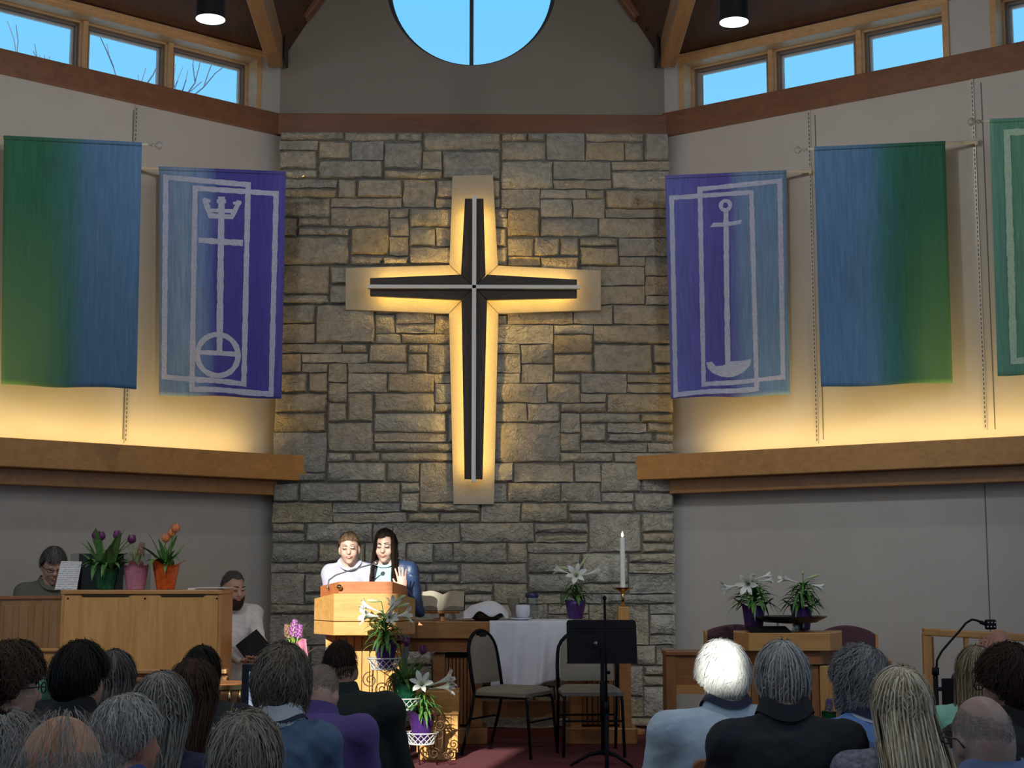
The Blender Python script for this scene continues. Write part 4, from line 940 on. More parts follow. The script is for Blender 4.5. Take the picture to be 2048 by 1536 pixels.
# ---------------- font on the right
YF = 10.5
plan = [(1497, YF), (1660, YF), (1684, YF+.18), (1684, YF+.5), (1467, YF+.5), (1467, YF+.18)]
fz1, fz0 = W(1560, 1266, YF).z, W(1560, 1302, YF).z
XY = [(W(p, 1280, Y).x, Y) for p, Y in plan]
fcx = (XY[0][0]+XY[1][0])/2
font = thing('baptismal_font', (fcx, YF+.25, 0), 'oak font pedestal with a faceted top on the right', 'font')
MB().prism([Vector((x, y, 0)) for x, y in XY], (0, 0, fz0), (0, 0, fz1)).build('top', m_oak_x, font, bev=.004)
xx0, xx1 = W(1499, 1280, YF).x, W(1541, 1280, YF).x; MB().box((xx0, YF-.004, fz0+.002), (xx1, YF, fz1-.002)).build('inlay_board', m_honey_x, font)
zn = W(1560, 1330, YF).z
MB().prism([Vector((fcx+(x-fcx)*.8, YF+.25+(y-YF-.25)*.8, 0)) for x, y in XY], (0, 0, zn), (0, 0, fz0)).build('neck', m_oakd_x, font)
b0, b1 = W(1470, 1400, YF+.08).x, W(1672, 1400, YF+.08).x
MB().box((b0+.01, YF+.1, 0), (b1-.01, YF+.45, zn)).build('core', m_darkgap, font)
for q in (b0, b1-.11): MB().box((q, YF+.07, 0), (q+.11, YF+.46, zn-.01)).build('post', m_oak_z, font, bev=.005)
boards(b0+.11, b1-.11, YF+.085, .02, zn-.01, 8, m_oakd_z, font, .01, .016, 'slat')
# bowl, folder, small jar on the font
bw = W(1581, 1236, YF+.28); t = thing('font_bowl', (bw.x, YF+.28, fz1), 'wide shallow dark bowl on a glass stand on the font', 'bowl')
m_bowl = M('dark_bowl', (.035, .032, .04), .25, .4, var=.2)
MB().lathe([(.05, fz1+.055), (.09, fz1+.06), (.18, bw.z-.03), (.255, bw.z+.008), (.258, bw.z+.014), (.25, bw.z+.014), (.17, bw.z-.015), (.0, fz1+.07)], (bw.x, YF+.28, 0), 40, capt=False).build('bowl', m_bowl, t, True, flat_angle=60)
for k in range(4):
    a_ = .6+k*math.pi/2; MB().tube([(bw.x+.13*math.cos(a_), YF+.28+.1*math.sin(a_), fz1+.001), (bw.x+.13*math.cos(a_), YF+.28+.1*math.sin(a_), fz1+.085)], .006, 8).build('glass_leg', glassm('leg_glass', (.8, .83, .85), .2), t, True)
mb = MB(); c_ = W(1537, 1266, YF+.12); mb.cbox((c_.x, YF+.13, fz1+.018), (.29, .22, .008), Matrix.Rotation(R(8), 3, 'X')); mb.cbox((c_.x, YF+.135, fz1+.024), (.28, .2, .004), Matrix.Rotation(R(8), 3, 'X'))
mb.cbox((c_.x, YF+.2, fz1+.01), (.25, .03, .014)); tag(mb.build('folder', m_black), 'flat black folder lying on the font in front of the bowl', 'folder')
jc = W(1592, 1266, YF+.1); tag(MB().lathe([(.024, 0), (.026, .005), (.026, .05), (.022, .055), (.022, .05), (.0, .01)], (jc.x, YF+.1, fz1+.001), 18, capt=False).build('small_jar', glassm('jar_glass', (.75, .75, .72), .15), smooth=True), 'small clear jar standing on the font beside the folder', 'jar')
# ---------------- plum clergy chairs and oak kneeler behind the font
def clergy(pa, pb, ytop, yedge, Y, label):
    a_, b_ = W(pa, 1300, Y).x, W(pb, 1300, Y).x; zt_c = W((pa+pb)/2, ytop, Y).z; ze = W((pa+pb)/2, yedge, Y).z; c_ = (a_+b_)/2
    t = thing('clergy_chair', (c_, Y, 0), label, 'chair', 'plum upholstered chairs')
    prof = [(a_+.02, .45)]+[(a_+.02+(b_-a_-.04)*k/12, ze+(zt_c-ze)*math.sin(math.pi*k/12)**.8) for k in range(13)]+[(b_-.02, .45)]
    MB().prism([Vector((x, 0, z)) for x, z in prof], (0, Y, 0), (0, Y+.07, 0)).build('backrest', m_plum, t, bev=.012)
    for q in (a_, b_-.022):
        MB().box((q, Y-.005, 0), (q+.022, Y+.075, ze-.0)).build('leg', m_oak_z, t, bev=.004)
        MB().box((q-.01, Y-.30, .62), (q+.045, Y+.02, .66)).build('armrest', m_oak_x, t, bev=.008); MB().box((q, Y-.28, 0), (q+.03, Y-.25, .62)).build('leg', m_oak_z, t)
    MB().box((a_+.02, Y-.28, .38), (b_-.02, Y, .47)).build('seat', m_plum, t, bev=.02)
clergy(1410, 1540, 1249, 1262, 11.42, 'plum upholstered oak chair beside the stone wall')
clergy(1634, 1757, 1251, 1268, 11.36, 'plum upholstered oak chair with armrest beyond the font')
YQ = 11.1; a_, b_ = W(1333, 1300, YQ).x, W(1470, 1300, YQ).x
kz = lambda y: W(1400, y, YQ-.3).z
kn_ = thing('oak_kneeler', ((a_+b_)/2, YQ-.3, 0), 'oak kneeling desk with open base between stone wall and font', 'kneeler')
z_ = kz(1302); Yk = YQ-.3; a_, b_ = W(1333, 1300, Yk).x, W(1452, 1300, Yk).x
MB().box((a_-.01, Yk-.02, z_-.03), (b_, Yk+.24, z_)).build('cap', m_oakd_x, kn_, bev=.004)
MB().box((a_, Yk+.01, kz(1372)), (b_, Yk+.22, z_-.03)).build('panel', m_oakd_x, kn_)
MB().box((a_, Yk, kz(1388)), (b_, Yk+.22, kz(1370))).build('rail', m_oak_x, kn_)
for q in (a_-.004, b_-.066): MB().box((q, Yk-.006, 0), (q+.07, Yk+.226, z_-.03)).build('post', m_oakd_z, kn_)
# ---------------- oak handrail on the right
YH = 10.35; h0 = W(1848, 1256, YH); h1 = W(2075, 1270, YH); m_rail = m_oak_x
hr = thing('handrail', (h0.x, YH, 0), 'oak handrail frame with square posts in front of the right wall', 'railing')
MB().prism([Vector((h0.x, YH, h0.z)), Vector((h1.x, YH, h1.z)), Vector((h1.x, YH, h1.z-.05)), Vector((h0.x, YH, h0.z-.05))], (0, 0, 0), (0, .06, 0)).build('top_rail', m_oak_x, hr, bev=.008)
for pxp, w_ in ((1848, .06), (1931, .03), (2010, .03)):
    q = W(pxp, 1300, YH).x; MB().box((q, YH+.01, 0), (q+w_, YH+.05, h0.z-.03)).build('post', m_oak_z, hr, bev=.006)
q = W(1866, 1300, YH).x; MB().box((q, YH+.015, .0), (q+.012, YH+.045, h0.z-.06)).build('inner_post', m_oakd_z, hr)
# ---------------- gooseneck microphone stand and black music stand on the right
YJ = 8.6; j0 = W(1873, 1400, YJ)
gs = thing('gooseneck_microphone', (j0.x, YJ, -.28), 'black microphone stand with a curved gooseneck in front of the handrail', 'microphone stand')
MB().tube([(j0.x, YJ, -.25), (j0.x, YJ, W(1873, 1345, YJ).z)], .013, 10).build('pole', m_blackm, gs, True)
MB().tube([(j0.x, YJ, W(1873, 1350, YJ).z), (j0.x, YJ, W(1873, 1335, YJ).z)], .02, 10).build('collar', m_black, gs, True)
GP = [(1873, 1336), (1874, 1320), (1884, 1302), (1902, 1281), (1920, 1261), (1932, 1246), (1944, 1239), (1955, 1241), (1964, 1246)]
MB().tube([W(*p, YJ) for p in GP], .0065, 8).build('gooseneck', m_black, gs, True)
c_ = W(1981, 1249, YJ); mb = MB(); mb.cbox(c_, (.062, .03, .056)); mh_ = mb.build('microphone_head', m_black, gs, bev=.008)
for i in range(3):
    for j in range(2): MB().ell(c_+Vector((-.02+.019*i+.004*j, -.016, -.012+.024*j)), (.004, .003, .004), 8, 6).build('led_dot', m_white, mh_)
MB().tube([W(1960, 1244, YJ), W(1972, 1248, YJ)], .011, 8).build('connector', m_black, gs, True)
MB().lathe([(.15, 0), (.15, .015), (.03, .03)], (j0.x, YJ, -.28), 24).build('base', m_blackm, gs)
YJ2 = 8.3; a_, b_ = W(1884, 1357, YJ2), W(1985, 1425, YJ2)
t = thing('music_stand', ((a_.x+b_.x)/2, YJ2, -.28), 'black music stand beside the blonde woman in mint green', 'music stand')
mb = MB(); mb.box((a_.x, YJ2, b_.z), (b_.x, YJ2+.02, a_.z)); mb.build('desk', m_black, t, bev=.006); MB().tube([((a_.x+b_.x)/2, YJ2, -.26), ((a_.x+b_.x)/2, YJ2, b_.z+.05)], .013, 8).build('pole', m_blackm, t)
MB().lathe([(.16, 0), (.16, .012), (.03, .03)], ((a_.x+b_.x)/2, YJ2, -.28), 24).build('base', m_blackm, t)
MB().ell(W(1880, 1378, YJ2), (.018, .014, .012), 10, 6).build('knob', m_black, t)
# ---------------- pew behind the two men on the right
YE = 5.6; a_, b_ = W(1386, 1519, YE), W(1704, 1519, YE)
pw = thing('pew', ((a_.x+b_.x)/2, YE, -.28), 'oak pew back with rounded corner behind the white haired man', 'pew')
r_ = .035; prof = [(a_.x, -.28), (b_.x, -.28), (b_.x, a_.z)]+[(a_.x+r_-r_*math.sin(q), a_.z-r_+r_*math.cos(q)) for q in (0, .4, .8, 1.2, 1.571)]
MB().prism([Vector((x, 0, z)) for x, z in prof], (0, YE, 0), (0, YE+.035, 0)).build('backrest', m_oakd_x, pw, bev=.006)
MB().box((a_.x, YE+.035, .14), (b_.x, YE+.5, .17)).build('seat', m_oakd_x, pw); MB().box((a_.x, YE+.03, -.28), (a_.x+.04, YE+.5, .14)).build('end_leg', m_oakd_z, pw); MB().box((b_.x-.04, YE+.03, -.28), (b_.x, YE+.5, .14)).build('end_leg', m_oakd_z, pw)
# ================================================================== PLANTS
m_leaf = M('lily_leaf', (.075, .20, .045), .45, var=.3, scale=12)
m_leaf2 = M('tulip_leaf', (.09, .22, .06), .5, var=.3, scale=10)
m_leafy = M('hyacinth_leaf', (.24, .36, .06), .5, var=.2, scale=10)
m_stem = M('stem_green', (.10, .22, .05), .5)
m_petal = M('white_petal', (.82, .84, .78), .5, var=.05, sss=.15)
m_throat = M('lily_throat', (.35, .45, .15), .5)
m_bud = M('pale_bud', (.45, .55, .28), .5, var=.12)
m_purple = M('purple_foil', (.06, .02, .14), .32, .15, var=.25, scale=30, bump=.5, bscale=40, bdist=.006)
m_green = M('green_foil', (.01, .10, .045), .3, .2, var=.4, scale=30, bump=.5, bscale=40, bdist=.006)
m_pinkf = M('pink_foil', (.52, .20, .30), .35, .1, var=.2, scale=30, bump=.5, bscale=40, bdist=.006)
m_orangef = M('orange_foil', (.60, .10, .012), .3, .1, var=.3, scale=30, bump=.6, bscale=40, bdist=.006)
m_violetf = M('violet_foil', (.30, .22, .55), .35, .1, var=.15, scale=30, bump=.4, bscale=40)
m_tul_p = M('purple_tulip', (.13, .02, .11), .45, var=.3, scale=14)
m_tul_o = M('orange_tulip', (.72, .24, .09), .45, var=.3, scale=14)
m_hya_p = M('pink_hyacinth', (.50, .16, .52), .5, var=.25, scale=30)
m_hya_b = M('faded_hyacinth', (.30, .14, .12), .5, var=.3, scale=30)
m_hya_d = M('violet_hyacinth', (.10, .05, .22), .5, var=.3, scale=30)
m_soil = M('soil', (.035, .025, .018), .95)
def leaf_data(name, mat, w, droop, rise, n=8, tip=1.0):
    V = []; F = []
    for i in range(n+1):
        s = i/n; x = s*(1-.18*droop*s); z = rise*s-droop*s*s
        hw = w*math.sin(math.pi*min(1, .12+s*.88))**.8*(1 if i < n else .05); V += [(x, -hw, z+hw*.35), (x, 0, z), (x, hw, z+hw*.35)]
    for i in range(n):
        for k in range(2): F.append((3*i+k, 3*i+k+1, 3*i+k+4, 3*i+k+3))
    me = bpy.data.meshes.new(name); me.from_pydata(V, [], F); me.materials.append(mat); me.polygons.foreach_set('use_smooth', [True]*len(F)); return me
LILY_L = [leaf_data('lily_leaf', m_leaf, .066, d, r) for d, r in ((.9, .55), (1.2, .8), (.6, .5), (.8, .9))]
TUL_L = [leaf_data('tulip_leaf', m_leaf2, .115, d, r) for d, r in ((.75, 1.0), (.4, 1.25), (1.2, 1.3), (1.4, 1.1), (.3, 1.5))]
HYA_L = [leaf_data('hyacinth_leaf', m_leafy, .07, d, r) for d, r in ((.1, 3.0), (.1, 2.2))]
def put(parent, me, loc, rz, s, name='leaf', ry=0.0):
    o = bpy.data.objects.new(name, me); COL.objects.link(o); o.parent = parent; o.location = Vector(loc)-ORG[parent.name]; o.rotation_euler = (0, ry, rz); o.scale = (s, s, s); ORG[o.name] = ORG[parent.name]; return o
def trumpet_data():
    mb = MB(); prof = [(0, .018), (.2, .024), (.42, .04), (.62, .075), (.78, .13), (.9, .22), (.985, .31), (.99, .37)]
    for k in range(6):
        a0 = k*math.pi/3; hwf = .62 if k % 2 else .52; mb.cur = 0; V = []; F = []
        for i, (s, r) in enumerate(prof):
            wf_ = hwf if s < .6 else hwf*(1-(max(0, r-.09)/.28)**1.5*.97)
            for q in (-1, 0, 1):
                a = a0+q*wf_; rr = r*(1+.05*(q == 0))*(1.04 if k % 2 else 1); V.append((rr*math.cos(a), rr*math.sin(a), s+(-.02 if i == 7 else 0)))
        for i in range(len(prof)-1):
            for q in range(2): F.append((3*i+q, 3*i+q+1, 3*i+q+4, 3*i+q+3))
        mb.add(V, F)
    mb.cur = 1
    for k in range(6): mb.tube([(0, 0, .4), (.05*math.cos(k*1.05), .05*math.sin(k*1.05), .85)], .009, 4)
    me = bpy.data.meshes.new('lily_flower'); me.from_pydata(mb.v, [], mb.f); me.materials.append(m_petal); me.materials.append(m_throat); me.polygons.foreach_set('material_index', mb.m); me.polygons.foreach_set('use_smooth', [True]*len(mb.f)); return me
TRUMP = trumpet_data()
def flower(parent, base, mouth, roll=0.0, name='flower', me=None, wide=1.0):
    d = Vector(mouth)-Vector(base); o = put(parent, me or TRUMP, base, 0, 1, name); o.rotation_mode = 'QUATERNION'; o.rotation_quaternion = d.to_track_quat('Z', 'Y') @ Matrix.Rotation(roll, 3, 'Z').to_quaternion(); o.scale = (d.length*wide*1.2, d.length*wide*1.2, d.length); return o
def foil_pot(t, c, r0, r1, h, mat, wings=4, wing=.6, seed=0, pot=True, ang=0.0):
    rg = random.Random(seed); x, y, z = c; ph = ang
    if pot: MB().lathe([(r0*.92, .001), (r1*.93, h*.97), (r1*.8, h*.95), (0, h*.9)], c, 20, capt=False).build('pot', m_soil, t, True, flat_angle=50)
    N = 64; V = []; F = []; lev = [0, .25, .5, .75, 1.0, 1.25, 1.5]
    for i, s in enumerate(lev):
        for k in range(N):
            a = 2*math.pi*k/N; lobe = max(0, math.cos((a-ph)*wings/1.0*1.0))**1.2
            r = r0+(r1-r0)*min(1, s); zz = h*min(1, s)
            if s > 1: r += (s-1)*2*r1*wing*(lobe*.95+.05); zz += (s-1)*2*h*.42*wing*lobe+(s-1)*.0
            r *= 1+.025*math.sin(a*21+seed)*(1 if s > .1 else 0); V.append((x+r*math.cos(a), y+r*math.sin(a), z+zz+.002))
    for i in range(len(lev)-1):
        for k in range(N):
            j = (k+1) % N; F.append((i*N+k, i*N+j, (i+1)*N+j, (i+1)*N+k))
    mb = MB(); mb.add(V, F); return mb.build('foil_wrap', mat, t, True)
def lily(c, h, r0, r1, top, label, flowers, buds=(), nl=36, ll=.16, seed=0, wing=.6, wings=4, mat=None, leaf_z=(0, .75), ang=0.0):
    """c pot base centre, top: stem top (world)"""
    rg = random.Random(seed); t = thing('potted_lily', c, label, 'plant', 'potted white lilies'); c = Vector(c); foil_pot(t, c, r0, r1, h, mat or m_purple, wings, wing, seed, ang=ang)
    b = c+Vector((0, 0, h*.9)); top = Vector(top); MB().tube([b, b.lerp(top, .5), top], .006, 6).build('stem', m_stem, t, True)
    for k in range(nl):
        f = leaf_z[0]+(leaf_z[1]-leaf_z[0])*(k/nl)**.9; p = b.lerp(top, f); put(t, rg.choice(LILY_L), p, k*2.4+rg.uniform(-.3, .3), ll*(1.05-.45*k/nl)*rg.uniform(.85, 1.1), ry=rg.uniform(-.3, .15))
    for base, mouth, *rest in flowers:
        flower(t, base, mouth, rg.uniform(0, 6), wide=rest[0] if rest else 1.0)
        MB().tube([top, Vector(base).lerp(top, .5)+Vector((0, 0, .006)), base], .0035, 5).build('flower_stalk', m_stem, t, True)
    for base, tipp in buds:
        d = Vector(tipp)-Vector(base); L_ = d.length; MB().lathe([(.003, 0), (.009, L_*.3), (.013, L_*.65), (.008, L_*.9), (.0, L_)], base, 8, d).build('bud', m_bud, t, True); MB().tube([top, base], .003, 5).build('bud_stalk', m_stem, t, True)
    return t
def tulip_data(mat):
    mb = MB()
    for k in range(6):
        a0 = k*math.pi/3; V = []; F = []; off = 1.0 if k % 2 else .93
        for i, (s, r, w) in enumerate(((0, .10, .3), (.15, .30, .55), (.4, .40, .62), (.7, .36, .5), (.9, .29, .3), (1.0, .25, .05))):
            for q in (-1, 0, 1): a = a0+q*w; V.append((r*off*math.cos(a), r*off*math.sin(a), s))
        for i in range(5):
            for q in range(2): F.append((3*i+q, 3*i+q+1, 3*i+q+4, 3*i+q+3))
        mb.add(V, F)
    me = bpy.data.meshes.new('tulip_bloom'); me.from_pydata(mb.v, [], mb.f); me.materials.append(mat); me.polygons.foreach_set('use_smooth', [True]*len(mb.f)); return me
TUL_P, TUL_O = tulip_data(m_tul_p), tulip_data(m_tul_o)
def tulips(c, h, r0, r1, mat, bloom, heads, label, nl=10, ll=.14, seed=0, wing=.5, wings=3, spread=.03, group='potted spring bulbs'):
    rg = random.Random(seed); c = Vector(c); t = thing('potted_tulips', c, label, 'plant', group); foil_pot(t, c, r0, r1, h, mat, wings, wing, seed)
    b = c+Vector((0, 0, h*.9))
    for p in heads:
        p = Vector(p); s = b+Vector((rg.uniform(-1, 1)*r1*.4, rg.uniform(-1, 1)*r1*.3, 0)); MB().tube([s, s.lerp(p, .5)+Vector(((p.x-s.x)*-.1, 0, .01)), p], .0045, 6).build('stem', m_stem, t, True)
        flower(t, p-Vector((0, 0, .004)), p+Vector((rg.uniform(-.008, .008), 0, .058)), rg.uniform(0, 3), 'bloom', bloom)
    for k in range(nl):
        put(t, rg.choice(TUL_L), b+Vector((rg.uniform(-spread, spread), rg.uniform(-spread, spread), 0)), rg.uniform(0, 6.28), ll*rg.uniform(.6, 1.05), ry=rg.uniform(-.25, .2))
    return t
def hyacinth_spike(t, base, top, mat, n=42, r=.022, seed=0):
    rg = random.Random(seed); mb = MB(); base, top = Vector(base), Vector(top)
    for k in range(n):
        f = k/n; a = k*2.4; p = base.lerp(top, f)+Vector((math.cos(a), math.sin(a), 0))*r*(1.05-.5*f*f); d = Vector((math.cos(a), math.sin(a), .25)).normalized(); q = d.to_track_quat('Z', 'Y')
        V = [tuple(p)]
        for j in range(12):
            rr = .013 if j % 2 else .005; V.append(tuple(p+q @ Vector((rr*math.cos(j*.5236), rr*math.sin(j*.5236), .004 if j % 2 else .001))))
        mb.add(V, [(0, 1+j, 1+(j+1) % 12) for j in range(12)])
    mb.build('flower_spike', mat, t)
def hyacinth(c, h, r0, r1, mat, spikes, label, seed=0, wing=.6, wings=3, nl=9, ll=.055, ang=0.0, group='potted spring bulbs'):
    rg = random.Random(seed); c = Vector(c); t = thing('potted_hyacinth', c, label, 'plant', group); foil_pot(t, c, r0, r1, h, mat, wings, wing, seed, ang=ang); b = c+Vector((0, 0, h*.9))
    for k, (p, q, m_) in enumerate(spikes):
        p, q = Vector(p), Vector(q); MB().tube([b+Vector((rg.uniform(-.015, .015), 0, 0)), p, q], .006, 6).build('stem', m_leafy, t, True); hyacinth_spike(t, p, q, m_, seed=seed+k)
    for k in range(nl): put(t, rg.choice(HYA_L), b+Vector((rg.uniform(-.02, .02), rg.uniform(-.02, .02), 0)), rg.uniform(0, 6.28), ll*rg.uniform(.8, 1.2))
    return t
# ---------------- tiered iron plant stand with lattice baskets
m_wire = M('white_wire', (.72, .74, .74), .4, .3); m_iron = M('brown_iron', (.09, .05, .03), .5, .5)
YT = 10.22
T1, T2, T3 = W(768, 1338, YT), W(808, 1418, YT), W(843, 1487, YT)
ps = thing('plant_stand', (W(850, 1510, YT).x, YT, 0), 'three tiered wrought iron plant stand with lattice baskets', 'plant stand')
def basket(c, r0, r1, h, n=14):
    for sgn in (1, -1):
        for k in range(n):
            a = 2*math.pi*k/n; a2 = a+sgn*.75
            MB().tube([c+Vector((r0*math.cos(a), r0*math.sin(a), 0)), c+Vector((r1*math.cos(a2), r1*math.sin(a2), h))], .0032, 4, False).build('basket_wire', m_wire, ps)
    for r_, z_ in ((r0, 0), (r1, h)): MB().tube([c+Vector((r_*math.cos(a*.2618), r_*math.sin(a*.2618), z_)) for a in range(25)], .0045, 5, False).build('basket_ring', m_wire, ps, True)
    MB().lathe([(0, .0), (r0, 0), (r0, .003), (0, .003)], c, 20, capb=False, capt=False).build('basket_floor', m_wire, ps)
for c_ in (T1, T2, T3): basket(c_, .085, .112, .072)
def scroll(c, r, a0, turns, sg, plane=(1, 0)):
    pts = []
    for k in range(int(14*turns)+1):
        f = k/(14*turns); rr = r*(1-.8*f); a = a0+sg*2*math.pi*turns*f; pts.append(Vector((c.x+rr*math.cos(a), c.y, c.z+rr*math.sin(a))))
    return pts
for c_, top_ in ((T1, None), (T2, T1), (T3, T2)):
    for dx in (-.1, .1):
        MB().tube([c_+Vector((dx*.8, .08, .0)), Vector((c_.x+dx*.9, YT+.11, c_.z*.5)), Vector((c_.x+dx, YT+.14, 0))], .006, 6).build('post', m_iron, ps, True)
for (xx, yy, rr, a0, sg) in ((740, 1360, .055, 1.5, 1), (765, 1378, .05, 4.0, -1), (748, 1395, .04, 2.5, 1), (876, 1470, .045, 3.4, -1), (868, 1507, .04, .4, 1), (893, 1512, .026, 2.8, -1), (880, 1450, .035, 5, 1)):
    MB().tube(scroll(W(xx, yy, YT+.02), rr, a0, 1.6, sg), .0038, 5, False).build('scroll', m_iron, ps, True)
MB().tube([W(886, 1462, YT+.02), W(884, 1490, YT+.02), W(880, 1512, YT+.02)], .0045, 5).build('scroll_rod', m_iron, ps, True)
MB().tube([W(864, 1480, YT+.02), W(872, 1462, YT+.02), W(886, 1462, YT+.02)], .0045, 5).build('scroll_rod', m_iron, ps, True)
f = lambda x, y, d=0: W(x, y, YT+d)
lily(T1+Vector((.01, 0, .006)), .15, .045, .078, f(768, 1232), 'white Easter lily in purple foil on the top basket before the lectern', [(f(766, 1234), f(722, 1229, -.06), 1.12), (f(764, 1226), f(722, 1208, .03), .7), (f(774, 1232), f(790, 1204, .08), 1.2), (f(778, 1236), f(822, 1228, -.03), 1.0), (f(772, 1236), f(784, 1234, -.12), .9)],
     [(f(763, 1203), f(733, 1200)), (f(790, 1203, .05), f(812, 1190, .05)), (f(795, 1214), f(820, 1207))], 84, .20, 1, .5, 5, leaf_z=(.0, .95))
tulips(T2+Vector((0, 0, .006)), .16, .05, .085, m_green, TUL_P, [f(786, 1296), f(812, 1292), f(800, 1288, .05), f(845, 1308)], 'dark purple tulips in green foil on the middle basket', 40, .17, 2, .9, 3)
lily(T3+Vector((0, 0, .006)), .17, .05, .085, f(846, 1385), 'white lily in dark purple foil on the lowest basket', [(f(846, 1378, .0), f(842, 1362, -.13), 1.25), (f(858, 1372), f(908, 1354, -.02), .95), (f(858, 1378), f(906, 1372, -.05), .9)], [(f(850, 1372), f(858, 1345)), (f(842, 1372), f(836, 1350))], 64, .19, 3, .7, 3, leaf_z=(.0, .9))
# hyacinth by the left of the lectern on a small stool
YY = 10.2; hb = W(586, 1352, YY)
so = thing('plant_stool', (hb.x, YY, 0), 'slim round oak stool under the pink hyacinth', 'stool')
MB().lathe([(.11, hb.z-.03), (.12, hb.z-.025), (.12, hb.z)], (hb.x, YY, 0), 24).build('seat', m_oak_x, so)
for k in range(3): MB().tube([(hb.x+.05*math.cos(k*2.1), YY+.05*math.sin(k*2.1), hb.z-.02), (hb.x+.1*math.cos(k*2.1), YY+.1*math.sin(k*2.1), 0)], .012, 8).build('leg', m_oak_z, so)
g = lambda x, y, d=0: W(x, y, YY+d)
t = hyacinth(hb+Vector((0, 0, .002)), .13, .05, .075, m_violetf, [(g(586, 1272), g(590, 1240), m_hya_p), (g(577, 1275, .02), g(574, 1250, .02), m_hya_b), (g(596, 1275, .03), g(600, 1250, .03), m_hya_p)], 'pink hyacinth with violet and pink foil beside the lectern', 5, 1.0, 2, 14, .068)
mb = MB(); mb.grid(lambda u, v: tuple(g(596+u*20-v*4, 1318-v*38+10*abs(u-.6)-u*6, -.05+.03*math.sin(u*5))), 8, 8); mb.build('foil_sheet', m_pinkf, t, True)
# ---------------- plants on the organ
zt = gt_+.001
def onorg(px): return Vector((W(px, 1180, YG+.16).x, YG+.13, zt))
g = lambda x, y, d=0: W(x, y, YG+.15+d)
tulips(onorg(213), .14, .055, .078, m_green, TUL_P, [g(191, 1078), g(203, 1080, .03), g(235, 1078), g(263, 1086)], 'purple tulips in dark green foil on the organ', 62, .21, 11, .8, 3, .045)
hyacinth(onorg(273), .16, .06, .082, m_pinkf, [(g(281, 1112), g(284, 1086), m_hya_b)], 'faded hyacinth in pink foil on the organ', 12, .5, 4, 16, .062)
tulips(onorg(333), .165, .06, .088, m_orangef, TUL_O, [g(351, 1064), g(332, 1084), g(344, 1074, .03)], 'orange tulips in orange foil on the organ', 26, .18, 13, .45, 3, .02)
# ---------------- altar lily
g = lambda x, y, d=0: W(x, y, YA+.42+d); pb = g(1151, 1237); pb.z = za+.006
lily(pb, g(1151, 1203).z-za, .056, .083, g(1152, 1160), 'white lily in a plum pot on the altar table', [(g(1153, 1158), g(1152, 1146, -.14), 1.3), (g(1148, 1150), g(1108, 1137, .0), .75), (g(1158, 1152), g(1202, 1142, -.03), .8)], [(g(1154, 1142), g(1178, 1108)), (g(1142, 1139), g(1118, 1134))], 46, .19, 21, .0, 4, leaf_z=(.0, .8))
# ---------------- font lilies
g = lambda x, y, d=0: W(x, y, YF+.42+d); zf = fz1+.002
pb = g(1507, 1262); pb = Vector((pb.x, YF+.40, zf)); hh = g(1507, 1212).z-zf
lily(pb, hh, .06, .082, g(1505, 1166), 'white lily in purple foil standing left of the font bowl', [(g(1500, 1166), g(1492, 1170, -.14), 1.2), (g(1488, 1168), g(1445, 1178, -.03), .8), (g(1516, 1162), g(1546, 1160, -.03), .85), (g(1508, 1158), g(1540, 1150, .06), .5)], [(g(1500, 1150), g(1512, 1149))], 80, .22, 31, .8, 2, leaf_z=(.0, .85))
pb = g(1607, 1262); pb = Vector((pb.x, YF+.47, zf))
lily(pb, hh*.95, .055, .078, g(1606, 1168), 'white lily in purple foil standing right of the font bowl', [(g(1598, 1166), g(1560, 1154, -.03), .8), (g(1612, 1166), g(1648, 1176, -.03), .85)], [(g(1612, 1158), g(1640, 1148)), (g(1606, 1150), g(1606, 1142))], 80, .21, 32, .8, 2, leaf_z=(.0, .9))
# small violet hyacinth in front of the font
YZ = 10.25; g = lambda x, y, d=0: W(x, y, YZ+d); b_ = g(1658, 1445)
t2 = thing('plant_stool', (b_.x, YZ, 0), 'small oak block under the violet hyacinth', 'stool'); MB().box((b_.x-.08, YZ-.08, 0), (b_.x+.08, YZ+.08, b_.z-.004)).build('block', m_oakd_z, t2, bev=.006)
hyacinth(Vector((b_.x, YZ, b_.z-.002)), .07, .04, .05, m_green, [(g(1658, 1422), g(1658, 1398), m_hya_d)], 'small violet hyacinth at the foot of the font', 41, .2, 3, 8, .03)
